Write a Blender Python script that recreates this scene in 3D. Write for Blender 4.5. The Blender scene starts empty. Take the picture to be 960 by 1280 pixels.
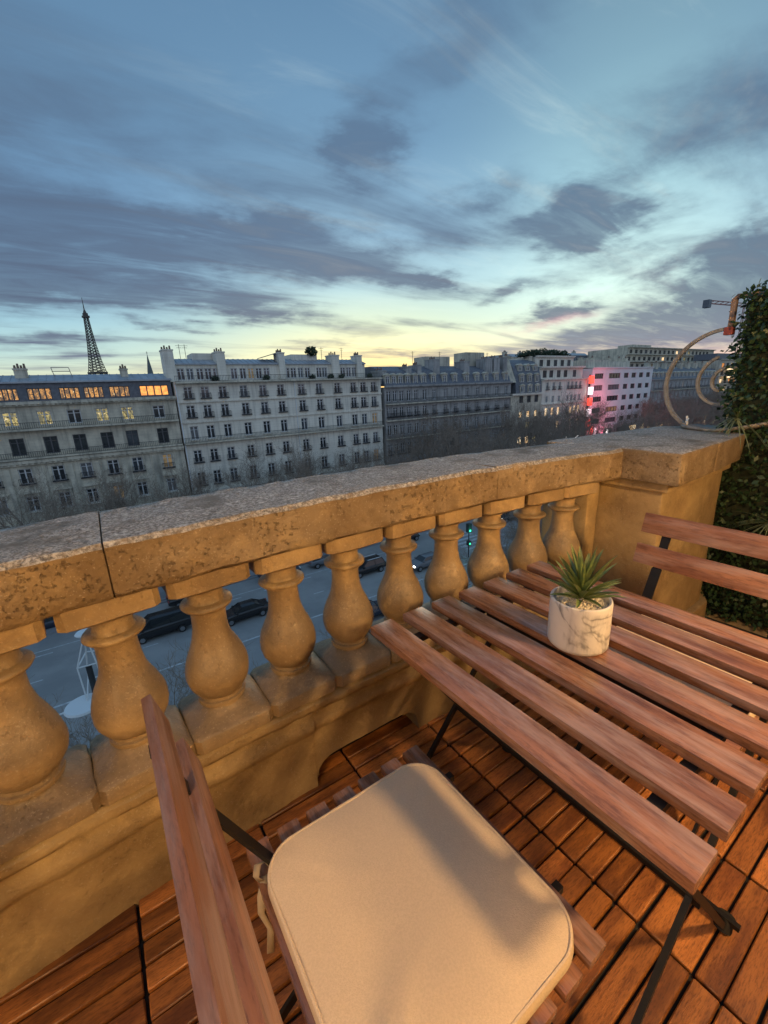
import bpy, bmesh, math, random
from mathutils import Vector, Matrix, noise
random.seed(7)
R = math.radians
S = bpy.context.scene
COL = S.collection

# ------------------------------------------------------------------ camera
cam_d = bpy.data.cameras.new('camera'); cam = bpy.data.objects.new('camera', cam_d); COL.objects.link(cam)
cam_d.sensor_fit = 'VERTICAL'; cam_d.sensor_height = 36.0; cam_d.lens = 530.0 / 1280.0 * 36.0
cam_d.clip_start = 0.02; cam_d.clip_end = 30000
cam.matrix_world = Matrix(((0.826772, 0.186892, -0.530585, 0.0), (-0.56109, 0.206335, -0.801626, 0.0),
                           (-0.04034, 0.960467, 0.275455, 1.35), (0, 0, 0, 1)))
S.camera = cam
S.render.resolution_x = 768; S.render.resolution_y = 1024
S.view_settings.view_transform = 'Standard'; S.view_settings.look = 'None'
S.view_settings.exposure = 0.38; S.view_settings.gamma = 1.0
S.cycles.max_bounces = 6; S.cycles.diffuse_bounces = 3; S.cycles.glossy_bounces = 3
S.cycles.caustics_reflective = False; S.cycles.caustics_refractive = False
try: S.cycles.use_denoising = True
except Exception: pass

# ------------------------------------------------------------------ node helper
class NT:
    def __init__(s, nt): s.nt = nt; s.n = nt.nodes; s.l = nt.links
    def node(s, t, **kw):
        n = s.n.new(t)
        for k, v in kw.items(): setattr(n, k, v)
        return n
    def put(s, sock, v):
        if hasattr(v, 'is_linked') or hasattr(v, 'links'): s.l.new(v, sock)
        elif v is not None: sock.default_value = v
    def m(s, op, a, b=None, c=None, clamp=False):
        n = s.node('ShaderNodeMath', operation=op); n.use_clamp = clamp
        s.put(n.inputs[0], a)
        if b is not None: s.put(n.inputs[1], b)
        if c is not None: s.put(n.inputs[2], c)
        return n.outputs[0]
    def mix(s, f, a, b, mode='MIX'):
        n = s.node('ShaderNodeMixRGB', blend_type=mode)
        s.put(n.inputs[0], f)
        for i, v in ((1, a), (2, b)):
            if isinstance(v, (tuple, list)): n.inputs[i].default_value = tuple(v) + ((1,) if len(v) == 3 else ())
            else: s.l.new(v, n.inputs[i])
        return n.outputs[0]
    def ss(s, v, lo, hi):
        n = s.node('ShaderNodeMapRange', interpolation_type='SMOOTHSTEP')
        s.put(n.inputs[0], v); n.inputs[1].default_value = lo; n.inputs[2].default_value = hi
        return n.outputs[0]
    def ramp(s, v, stops, interp='LINEAR'):
        n = s.node('ShaderNodeValToRGB'); cr = n.color_ramp; cr.interpolation = interp
        while len(cr.elements) < len(stops): cr.elements.new(0.5)
        for e, (p, c) in zip(cr.elements, stops): e.position = p; e.color = tuple(c) + (1,) if len(c) == 3 else c
        s.l.new(v, n.inputs[0]); return n.outputs[0]
    def noise(s, vec, scale, detail=4, rough=.55, dist=0):
        n = s.node('ShaderNodeTexNoise'); s.l.new(vec, n.inputs['Vector'])
        n.inputs['Scale'].default_value = scale; n.inputs['Detail'].default_value = detail
        n.inputs['Roughness'].default_value = rough; n.inputs['Distortion'].default_value = dist
        return n.outputs['Fac']
    def mapping(s, vec, scale=(1, 1, 1), rot=(0, 0, 0), loc=(0, 0, 0)):
        n = s.node('ShaderNodeMapping'); s.l.new(vec, n.inputs[0])
        n.inputs['Scale'].default_value = scale; n.inputs['Rotation'].default_value = rot; n.inputs['Location'].default_value = loc
        return n.outputs[0]
def lin(r, g, b):
    f = lambda c: (c/255/12.92) if c/255 <= .04045 else ((c/255+.055)/1.055)**2.4
    return (f(r), f(g), f(b))

# ------------------------------------------------------------------ world: dusk sky with clouds
W = bpy.data.worlds.new('World'); S.world = W; W.use_nodes = True
w = NT(W.node_tree); w.n.clear()
tc = w.node('ShaderNodeTexCoord').outputs['Generated']
nrm = w.node('ShaderNodeVectorMath', operation='NORMALIZE'); w.l.new(tc, nrm.inputs[0])
D = nrm.outputs[0]
sp = w.node('ShaderNodeSeparateXYZ'); w.l.new(D, sp.inputs[0]); X, Y, Z = sp.outputs
DEG = 57.29578
el0 = w.m('MULTIPLY', w.m('ARCSINE', Z), DEG)
az0 = w.m('MULTIPLY', w.m('ARCTAN2', Y, X), DEG)
# cloud-plane coordinates
zi = w.m('ADD', w.m('MAXIMUM', Z, 0.0), 0.07)
cu = w.m('DIVIDE', X, zi); cv = w.m('DIVIDE', Y, zi)
cmb = w.node('ShaderNodeCombineXYZ'); w.l.new(cu, cmb.inputs[0]); w.l.new(cv, cmb.inputs[1])
P = cmb.outputs[0]
PS = w.mapping(P, scale=(.55, 1.25, 1), rot=(0, 0, R(-38)))
n1 = w.noise(PS, 1.1, 7, .58, .6)
n2 = w.noise(w.mapping(P, scale=(.45, 1.5, 1), rot=(0, 0, R(-38))), 2.4, 8, .62, .8)
n3 = w.noise(w.mapping(P, scale=(1, 1, 1), loc=(5, 3, 0)), .45, 3, .5, .3)
# warp az / el a little so that blob outlines break up
wv = w.mapping(D, scale=(7, 7, 20))
na = w.noise(wv, 1.0, 5, .6); nb = w.noise(w.mapping(D, scale=(7, 7, 20), loc=(9, 4, 2)), 1.0, 5, .6)
az = w.m('ADD', az0, w.m('MULTIPLY', w.m('SUBTRACT', na, .5), 16.0))
el = w.m('ADD', el0, w.m('MULTIPLY', w.m('MULTIPLY', w.m('SUBTRACT', nb, .5), 7.0), w.ss(el0, -1, 14)))
# base colours, by elevation, in three directions
def ramp_el(stops): return w.ramp(w.m('DIVIDE', w.m('ADD', el0, 5.0), 95.0, clamp=True), [((e+5)/95, lin(*c)) for e, c in stops])
glow = ramp_el([(-5, (120, 110, 90)), (0, (246, 208, 128)), (2.5, (248, 224, 148)), (5, (232, 226, 172)), (8, (196, 212, 185)), (12, (160, 192, 198)), (17, (130, 166, 188)), (25, (98, 134, 162)), (36, (80, 114, 144)), (60, (86, 118, 148)), (90, (96, 128, 156))])
side = ramp_el([(-5, (95, 100, 100)), (0, (196, 178, 148)), (2.5, (186, 196, 172)), (5, (158, 190, 190)), (8, (134, 174, 190)), (12, (110, 152, 182)), (18, (92, 130, 164)), (27, (82, 116, 146)), (40, (78, 110, 140)), (60, (88, 118, 148)), (90, (96, 128, 156))])
east = ramp_el([(-5, (110, 112, 118)), (0, (170, 160, 165)), (6, (165, 165, 180)), (14, (150, 168, 190)), (25, (138, 162, 188)), (40, (124, 152, 180)), (60, (108, 138, 168)), (90, (96, 128, 156))])
rightc = ramp_el([(-5, (95, 95, 105)), (0, (200, 165, 150)), (3, (212, 196, 176)), (6, (210, 226, 208)), (10, (198, 226, 218)), (15, (172, 206, 208)), (20, (142, 180, 190)), (28, (112, 146, 162)), (36, (90, 120, 140)), (60, (90, 122, 150)), (90, (96, 128, 156))])
wg = w.m('POWER', 2.718, w.m('MULTIPLY', w.m('POWER', w.m('DIVIDE', w.m('ABSOLUTE', w.m('SUBTRACT', az0, 58)), 19.0), 2.0), -1.0))
wr = w.m('POWER', 2.718, w.m('MULTIPLY', w.m('POWER', w.m('DIVIDE', w.m('ABSOLUTE', w.m('SUBTRACT', az0, 31)), 19.0), 2.0), -1.0))
wb = w.ss(w.m('MULTIPLY', w.m('ADD', w.m('MULTIPLY', X, math.cos(R(58))), w.m('MULTIPLY', Y, math.sin(R(58)))), -1.0), -.25, .45)
base = w.mix(wb, side, east); base = w.mix(wr, base, rightc); base = w.mix(wg, base, glow)
# placed clouds
def blob(a0, e0, wa, we, k, tilt=0.0):
    da = w.m('SUBTRACT', az, a0); de = w.m('SUBTRACT', w.m('SUBTRACT', el, e0), w.m('MULTIPLY', da, tilt))
    q = w.m('ADD', w.m('POWER', w.m('ABSOLUTE', w.m('DIVIDE', da, wa)), 2.0), w.m('POWER', w.m('ABSOLUTE', w.m('DIVIDE', de, we)), 2.0))
    return w.m('MULTIPLY', w.m('POWER', 2.718, w.m('MULTIPLY', q, -1.0)), k)
BL = [(72, 16.6, 13, 2.9, 1.2, 0), (92, 16.8, 13, 4.6, .95, .05), (99, 12, 15, 3.4, .8, 0), (58, 14.6, 7, 1.9, .9, -.05), (84, 11.3, 16, 1.9, .9, 0), (69, 9.3, 8, 1.1, .95, .05),
      (57, 25.2, 4.2, 2.8, 1.05, .15), (50, 30, 8, 3.6, .6, -.45), (38, 33, 13, 4.0, .5, -.3), (32.6, 15.8, 5.6, 2.6, 1.25, -.05), (36, 18, 11, 1.7, .55, -.2), (43, 20.5, 6, 1.6, .45, -.3), (34.5, 7.9, 5.0, 1.1, 1.2, -.1), (23, 5.2, 13, 2.5, 1.35, -.12),
      (18, 10.6, 8, 2.9, 1.0, -.15), (49.5, 12.4, 4.4, 1.0, .95, 0), (93, 6.3, 10, .7, .95, 0), (81, 8.0, 4.5, .6, .8, 0), (50, 4.4, 7, .7, .7, 0), (100, 27, 18, 7, .45, 0), (78, 24, 18, 3.0, .30, .1), (22, 24, 14, 5, .5, -.2), (90, 5, 5, .5, .6, 0), (64, 6.2, 5, .5, .6, 0), (40, 10.5, 6, .8, .5, -.1)]
tot = None
for b in BL:
    v = blob(*b); tot = v if tot is None else w.m('ADD', tot, v)
dens = w.m('MULTIPLY', tot, w.m('ADD', .22, w.m('MULTIPLY', n2, 1.35)))
gen = w.m('MULTIPLY', w.ss(w.m('ADD', w.m('MULTIPLY', n1, .62), w.m('MULTIPLY', n3, .45)), .42, .72), .80)
dens = w.m('ADD', dens, gen)
cl = w.m('MULTIPLY', w.ss(dens, .16, 1.15), w.m('ADD', .55, w.m('MULTIPLY', n2, .85)))
lowc = w.ss(el0, 1.5, 9.0)
ccol = w.mix(lowc, lin(86, 99, 128), lin(64, 82, 108))
ccol = w.mix(w.ss(el0, 12, 30), ccol, lin(72, 96, 122))
pinkm = w.m('MULTIPLY', blob(35, 6.9, 4.5, .5, 1.0, -.1), .42)
pink2 = w.m('MULTIPLY', blob(23, 1.2, 14, 1.4, 1.0, 0), .55)
sky = w.mix(w.m('MULTIPLY', cl, .90), base, ccol)
sky = w.mix(w.m('MAXIMUM', pinkm, pink2), sky, lin(206, 150, 158))
thin = w.m('MULTIPLY', w.ss(n2, .48, .72), w.m('MULTIPLY', w.m('MAXIMUM', wr, w.m('MULTIPLY', wg, .6)), .15))
sky = w.mix(thin, sky, lin(225, 238, 226))
bg = w.node('ShaderNodeBackground'); w.l.new(sky, bg.inputs[0]); bg.inputs[1].default_value = 1.08
# the physical twilight sky adds a little of its own light
nish = w.node('ShaderNodeTexSky', sky_type='NISHITA'); nish.sun_disc = False; nish.sun_elevation = R(-1.0); nish.sun_rotation = R(32)
bg2 = w.node('ShaderNodeBackground'); w.l.new(nish.outputs[0], bg2.inputs[0]); bg2.inputs[1].default_value = .05
ad = w.node('ShaderNodeAddShader'); w.l.new(bg.outputs[0], ad.inputs[0]); w.l.new(bg2.outputs[0], ad.inputs[1])
w.l.new(ad.outputs[0], w.node('ShaderNodeOutputWorld').inputs[0])

# afterglow of the set sun: weak, wide, low in the south-west
sd = bpy.data.lights.new('sun', 'SUN'); sd.energy = .25; sd.angle = R(20); sd.color = (1, .85, .62)
sun = bpy.data.objects.new('sun', sd); COL.objects.link(sun)
sun.rotation_euler = Vector((-math.cos(R(58)), -math.sin(R(58)), -math.tan(R(4)))).to_track_quat('-Z', 'Y').to_euler()

# ------------------------------------------------------------------ materials
def mat(name, c1, c2=None, rough=.7, scale=5, detail=5, stretch=(1, 1, 1), bump=0, bscale=None, rand=0, metal=0, spec=.5, lo=.35, hi=.65, extra=None, rvar=0, world=False):
    m = bpy.data.materials.new(name); m.use_nodes = True; t = NT(m.node_tree)
    bs = t.n['Principled BSDF']; co = t.node('ShaderNodeTexCoord').outputs['Object']
    if world: co = t.node('ShaderNodeNewGeometry').outputs['Position']
    oi = t.node('ShaderNodeObjectInfo').outputs['Random']
    if rand:
        vm = t.node('ShaderNodeVectorMath', operation='ADD'); t.l.new(co, vm.inputs[0])
        cx = t.node('ShaderNodeCombineXYZ'); t.l.new(t.m('MULTIPLY', oi, 37.0), cx.inputs[0]); t.l.new(t.m('MULTIPLY', oi, 17.0), cx.inputs[1]); t.l.new(cx.outputs[0], vm.inputs[1]); co = vm.outputs[0]
    mp = t.mapping(co, scale=stretch)
    nf = t.noise(mp, scale, detail, .6)
    col = t.mix(t.ss(nf, lo, hi), c1, c2 or c1)
    if rand:
        hs = t.node('ShaderNodeHueSaturation'); t.l.new(col, hs.inputs['Color'])
        t.l.new(t.m('ADD', 1 - rand/2, t.m('MULTIPLY', oi, rand)), hs.inputs['Value']); col = hs.outputs[0]
    bh = None
    if bump:
        bh = t.noise(mp, bscale or scale*4, 6, .65)
    ctx = dict(t=t, co=co, col=col, nf=nf, bs=bs, bh=bh, oi=oi, mp=mp)
    if extra: extra(ctx)
    t.l.new(ctx['col'], bs.inputs['Base Color'])
    if rvar: t.l.new(t.m('ADD', rough - rvar/2, t.m('MULTIPLY', nf, rvar)), bs.inputs['Roughness'])
    else: bs.inputs['Roughness'].default_value = rough
    bs.inputs['Metallic'].default_value = metal; bs.inputs['Specular IOR Level'].default_value = spec
    if ctx['bh'] is not None and bump:
        b = t.node('ShaderNodeBump'); b.inputs['Strength'].default_value = bump; b.inputs['Distance'].default_value = ctx.get('bdist', .01)
        t.l.new(ctx['bh'], b.inputs['Height']); t.l.new(b.outputs[0], bs.inputs['Normal'])
    return m
def emis(name, c, s, c2=None, scale=2.0):
    m = bpy.data.materials.new(name); m.use_nodes = True; t = NT(m.node_tree); bs = t.n['Principled BSDF']
    bs.inputs['Base Color'].default_value = tuple(c)+(1,); bs.inputs['Emission Strength'].default_value = s
    if c2:
        g = t.node('ShaderNodeNewGeometry').outputs['Position']
        t.l.new(t.mix(t.ss(t.noise(g, scale, 3), .38, .62), c, c2), bs.inputs['Emission Color'])
    else: bs.inputs['Emission Color'].default_value = tuple(c)+(1,)
    return m

def stone_extra(lichen=True, amount=1.0, patina=.5):
    def f(c):
        t = c['t']; g = t.node('ShaderNodeNewGeometry').outputs
        pos = g['Position']
        pits = t.m('MULTIPLY', t.ss(t.noise(pos, 75, 5, .7), .54, .66), t.ss(t.noise(pos, 8, 3, .6), .36, .58))
        blot = t.ss(t.noise(pos, 9, 6, .7, .5), .55, .74)
        warmn = t.ss(t.noise(pos, 3.0, 5, .6), .35, .7)
        col = t.mix(t.m('MULTIPLY', warmn, .1 if lichen else .35), c['col'], (.50, .36, .20))
        col = t.mix(t.m('MULTIPLY', blot, .55*amount), col, (.12, .085, .05))
        big = t.ss(t.noise(pos, 4.2, 7, .68, .3), .34, .62)
        col = t.mix(t.m('MULTIPLY', big, (.7 if lichen else .6)*amount), col, (.15, .095, .045))
        sn0 = t.node('ShaderNodeSeparateXYZ'); t.l.new(g['Normal'], sn0.inputs[0])
        dep = t.m('MULTIPLY', t.ss(t.m('ADD', sn0.outputs[2], t.m('MULTIPLY', t.m('SUBTRACT', t.noise(pos, 11, 6, .7), .5), 1.3)), -.15, .55), .62*patina)
        col = t.mix(dep, col, t.mix(t.noise(pos, 60, 4, .7), (.10, .075, .05), (.26, .21, .15)))
        gold = t.ss(t.noise(t.mapping(pos, loc=(3, 7, 1)), 6.5, 7, .7, .4), .52, .72)
        col = t.mix(t.m('MULTIPLY', gold, .28 if lichen else .55), col, (.64, .46, .23))
        sp = t.ss(t.noise(pos, 180, 2, .5), .60, .72)
        col = t.mix(t.m('MULTIPLY', sp, .28), col, (.60, .52, .40))
        col = t.mix(t.m('MULTIPLY', pits, .55 if lichen else .16), col, (.08, .055, .03))
        crack = t.m('MULTIPLY', pits, 0.0)
        if lichen:   # weathered grey crust with white lichen on faces open to the rain
            sn = t.node('ShaderNodeSeparateXYZ'); t.l.new(g['Normal'], sn.inputs[0])
            up = t.ss(t.m('ADD', sn.outputs[2], t.m('MULTIPLY', t.m('SUBTRACT', t.m('ADD', t.m('MULTIPLY', t.noise(pos, 60, 4), .6), t.m('MULTIPLY', t.noise(pos, 14, 5, .7), .4)), .5), 1.7)), .25, .85)
            gr = t.mix(t.ss(t.noise(pos, 130, 5, .75), .40, .64), (.17, .165, .155), (.55, .54, .51))
            gr = t.mix(t.ss(t.noise(pos, 45, 6, .75), .54, .68), gr, (.74, .73, .70))
            gr = t.mix(t.ss(t.noise(pos, 5, 4, .6), .5, .7), gr, (.16, .155, .14))
            col = t.mix(t.m('MULTIPLY', up, .9), col, gr)
        c['col'] = col
        h = t.m('ADD', t.m('MULTIPLY', c['bh'], .8), t.m('ADD', t.m('MULTIPLY', pits, -.5 if lichen else -.2), t.m('MULTIPLY', crack, -.6)))
        c['bh'] = h; c['bdist'] = .006
    return f
M = {}
M['stone'] = mat('weathered_limestone', (.36, .28, .18), (.24, .18, .115), .88, 6, 6, bump=.9, bscale=42, extra=stone_extra(True), world=True, spec=.25)
M['stone_wall'] = mat('tan_limestone', (.48, .355, .18), (.34, .24, .12), .85, 4, 6, bump=.7, bscale=30, extra=stone_extra(False, .6), world=True, spec=.25)
M['stone_bal'] = mat('smoothed_limestone', (.46, .33, .175), (.27, .185, .10), .46, 7, 6, bump=.8, bscale=26, extra=stone_extra(False, .7, 1.0), world=True, spec=.45)
def wood_extra(grey, grain=.5):
    def f(c):
        t = c['t']; co = c['mp']
        fine = t.noise(co, 34 if grey else 80, 5, .75); c['bh'] = t.m('ADD', fine, t.m('MULTIPLY', c['bh'], .5)); c['bdist'] = .0012
        c['col'] = t.mix(t.m('MULTIPLY', t.ss(fine, .46, .66), grain), c['col'], (.035, .012, .008))
        kn = t.ss(t.noise(c['co'], 14, 4, .6), .66, .76)
        c['col'] = t.mix(t.m('MULTIPLY', kn, .5 if grey else .25), c['col'], (.03, .012, .008))
        if grey: c['col'] = t.mix(t.m('MULTIPLY', t.ss(t.noise(co, 9, 5, .65), .4, .7), grey), c['col'], (.42, .31, .29))
    return f
M['wood_y'] = mat('oiled_acacia', (.30, .135, .072), (.15, .062, .034), .24, 6, 6, stretch=(4, .55, 4), bump=.35, rand=.3, extra=wood_extra(.5), rvar=.12, spec=.85)
M['wood_back'] = mat('acacia_chair_back', (.31, .14, .078), (.19, .078, .045), .42, 6, 6, stretch=(4, .5, 4), bump=.5, rand=.2, extra=wood_extra(.45), rvar=.12)
M['deck'] = mat('deck_acacia', (.46, .18, .05), (.17, .058, .02), .36, 5, 6, stretch=(.6, 4, 4), bump=.5, rand=.75, extra=wood_extra(0), rvar=.2, spec=.55)
M['iron'] = mat('black_painted_steel', (.008, .008, .009), (.014, .012, .011), .45, 20, spec=.3)
M['rubber'] = mat('black_rubber', (.015, .015, .015), None, .8)
def fabric_extra(c):
    t = c['t']; v = t.node('ShaderNodeTexVoronoi'); v.inputs['Scale'].default_value = 520; t.l.new(c['co'], v.inputs['Vector'])
    c['bh'] = t.m('ADD', v.outputs['Distance'], t.m('MULTIPLY', t.noise(c['co'], 9, 3), 6.0)); c['bdist'] = .0016
M['cushion'] = mat('beige_canvas', (.72, .57, .41), (.66, .52, .365), .88, 300, 3, bump=.35, extra=fabric_extra, spec=.2)
M['ribbon'] = mat('beige_ribbon', (.48, .38, .25), None, .85)
def marble_extra(c):
    t = c['t']; co = c['co']
    # grey veins: distorted wave contours with soft wide smoke round them
    n1_ = t.noise(t.mapping(co, scale=(1, 1, .8), loc=(.3, .1, .7)), 9, 3, .5, 1.2)
    line = t.m('ABSOLUTE', t.m('SUBTRACT', n1_, .5))
    brk = t.ss(t.noise(co, 40, 4, .6), .3, .6)
    thinv = t.m('MULTIPLY', t.ss(line, .035, .0), brk); wide = t.m('MULTIPLY', t.ss(line, .11, .0), t.ss(t.noise(t.mapping(co, scale=(3, 3, .7)), 30, 5, .6), .35, .7))
    c['col'] = t.mix(t.m('MULTIPLY', wide, .55), c['col'], (.22, .21, .24))
    c['col'] = t.mix(t.m('MULTIPLY', thinv, .6), c['col'], (.06, .06, .075))
M['marble'] = mat('marbled_ceramic', (.72, .70, .68), (.64, .62, .61), .38, 8, extra=marble_extra)
M['pebble'] = mat('cream_pebbles', (.62, .56, .44), (.75, .70, .60), .6, 90)
M['leaf'] = mat('succulent_leaf', (.19, .24, .075), (.10, .16, .055), .38, 60, rand=.5, spec=.6)
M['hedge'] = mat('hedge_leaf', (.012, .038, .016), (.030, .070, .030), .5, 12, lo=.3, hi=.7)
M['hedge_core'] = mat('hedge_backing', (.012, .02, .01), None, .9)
M['grass_leaf'] = mat('strappy_leaf', (.12, .16, .08), (.2, .24, .14), .5, 10)
M['scroll'] = mat('grey_painted_iron', (.30, .29, .27), (.20, .18, .155), .6, 30, bump=.4, bscale=80, metal=.0)
M['rust'] = mat('rusty_iron', (.20, .13, .10), (.30, .22, .18), .75, 40, bump=.5, bscale=120)
M['rust_red'] = mat('red_rust', (.26, .06, .05), None, .7)
def facade_extra(streak=.4):
    def f(c):
        t = c['t']; g = t.node('ShaderNodeNewGeometry').outputs['Position']
        st = t.noise(t.mapping(g, scale=(1.6, 1.6, .12)), 1.4, 5, .6)
        c['col'] = t.mix(t.m('MULTIPLY', t.ss(st, .45, .7), streak), c['col'], (.10, .10, .095))
        # block joints
        sz = t.node('ShaderNodeSeparateXYZ'); t.l.new(g, sz.inputs[0])
        fr = t.m('FRACT', t.m('MULTIPLY', sz.outputs[2], 2.4)); jl = t.m('LESS_THAN', fr, .07)
        c['col'] = t.mix(t.m('MULTIPLY', jl, .22), c['col'], (.12, .12, .11))
    return f
M['lime_white'] = mat('pale_limestone_facade', (.86, .81, .70), (.75, .70, .60), .85, .35, 5, world=True, extra=facade_extra(.28))
M['lime_grey'] = mat('grey_limestone_facade', (.70, .64, .51), (.50, .46, .37), .85, .5, 5, world=True, extra=facade_extra(.5))
M['lime_dark'] = mat('sooty_limestone_facade', (.44, .43, .42), (.32, .315, .31), .85, .5, 5, world=True, extra=facade_extra(.5))
M['render_white'] = mat('white_render', (.80, .79, .79), (.74, .73, .73), .8, .4, 4, world=True)
M['zinc'] = mat('zinc_roof', (.42, .45, .49), (.33, .36, .40), .45, .8, 4, stretch=(1, 1, 1), world=True, metal=.3)
M['slate'] = mat('slate_roof', (.11, .12, .145), (.16, .17, .20), .55, 2.5, 4, world=True)
M['dark_metal'] = mat('dark_railing_iron', (.03, .032, .036), None, .6)
M['frame_white'] = mat('white_window_paint', (.62, .63, .64), None, .5)
M['frame_dark'] = mat('dark_window_paint', (.10, .10, .11), None, .5)
M['glass'] = mat('dark_window_glass', (.02, .023, .028), (.05, .055, .06), .12, .7, world=True, spec=.6)
M['glass_blue'] = mat('skylit_window_glass', (.05, .06, .075), (.09, .10, .115), .08, 1.3, world=True, spec=.9)
M['curtain'] = mat('net_curtain', (.22, .22, .22), (.10, .10, .11), .7, 4, stretch=(4, 4, .3), world=True)
M['lit_dim'] = emis('dim_lit_room', (.30, .20, .09), .35, (.06, .05, .035), 1.2)
M['terracotta'] = mat('chimney_pot_clay', (.22, .15, .12), None, .8)
M['lit_orange'] = emis('lit_room_orange', (1.0, .40, .09), 1.05, (.62, .22, .06), 2.6)
def room(name, c1, c2, s_):
    m = bpy.data.materials.new(name); m.use_nodes = True; t = NT(m.node_tree); bs = t.n['Principled BSDF']; g = t.node('ShaderNodeNewGeometry').outputs['Position']
    a = t.noise(t.mapping(g, scale=(1.2, 1.2, .45)), 2.3, 3, .6); b_ = t.noise(g, 5.5, 3, .6)
    col = t.mix(t.ss(a, .40, .58), c2, c1); col = t.mix(t.ss(b_, .50, .62), col, (c2[0]*.25, c2[1]*.25, c2[2]*.3)); hot = t.ss(t.noise(g, 2.9, 1), .66, .74)
    col = t.mix(hot, col, (1, .78, .42)); t.l.new(col, bs.inputs['Emission Color']); bs.inputs['Emission Strength'].default_value = s_; bs.inputs['Base Color'].default_value = (.05, .04, .03, 1); return m
M['lit_room_dim'] = room('lit_room_dim_orange', (.62, .30, .09), (.16, .10, .06), .95)
M['lit_yellow'] = room('lit_room_yellow', (.52, .42, .16), (.16, .15, .09), .8)
M['lit_warm'] = emis('lit_room_warm', (1, .62, .28), 1.6, (1, .8, .5), .8)
M['lit_white'] = emis('bright_white_lamp', (1, .97, .92), 3.0)
M['sign_red'] = emis('red_neon', (1, .07, .04), 1.5)
M['sign_white'] = emis('white_sign_light', (1, .80, .85), 1.1)
M['sign_pink'] = emis('pink_sign_light', (1, .25, .38), 1.8)
M['sign_green'] = emis('green_signal_light', (.05, 1, .45), 2.2)
M['sign_teal'] = emis('teal_shop_light', (.1, .55, .5), 1.2)
M['tail'] = emis('red_tail_light', (1, .06, .04), 2.5)
M['head'] = emis('headlamp', (1, .98, .9), 7.0)
M['asphalt'] = mat('asphalt', (.25, .25, .25), (.33, .325, .32), .62, .25, 8, world=True, bump=.3, bscale=30)
def sett_extra(c):
    t = c['t']; v = t.node('ShaderNodeTexVoronoi', feature='DISTANCE_TO_EDGE'); v.inputs['Scale'].default_value = 2.2; t.l.new(c['co'], v.inputs['Vector'])
    c['col'] = t.mix(t.m('MULTIPLY', t.ss(v.outputs['Distance'], .04, .0), .5), c['col'], (.03, .03, .035))
M['paving'] = mat('pavement_slabs', (.26, .27, .28), (.20, .21, .22), .8, .6, 4, world=True)
M['kerb'] = mat('granite_kerb', (.24, .25, .27), None, .8)
M['paint'] = mat('road_paint', (.60, .62, .64), (.40, .42, .44), .6, 3, world=True)
M['ground'] = mat('distant_ground', (.10, .11, .10), (.07, .08, .07), .95, .002, world=True)
M['bark'] = mat('tree_bark', (.12, .10, .08), (.26, .22, .17), .9, 3)
M['twig'] = mat('tree_twigs', (.32, .25, .19), (.20, .16, .13), .9, 3)
M['tower'] = mat('brown_lattice_iron', (.10, .085, .075), None, .7)
M['mast'] = mat('mast_dark', (.03, .032, .038), None, .5)
M['white_metal'] = mat('white_painted_metal', (.75, .78, .80), None, .4)
M['tyre'] = mat('tyre', (.02, .02, .02), None, .8)
M['rim'] = mat('alloy_rim', (.35, .36, .38), None, .3, metal=.8)
M['car_glass'] = mat('car_glass', (.015, .018, .022), None, .06, spec=.8)
M['plaster'] = mat('terrace_house_wall', (.42, .33, .21), (.36, .28, .17), .9, 3, world=True)
M['shrub'] = mat('roof_shrub', (.025, .045, .02), (.05, .07, .03), .8, .8, world=True)
M['crane'] = mat('crane_paint', (.30, .10, .08), None, .6)
M['lead'] = mat('spire_lead', (.12, .15, .15), None, .6)
def carpaint(n, c): return mat(n, c, None, .22, spec=.7)

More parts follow.
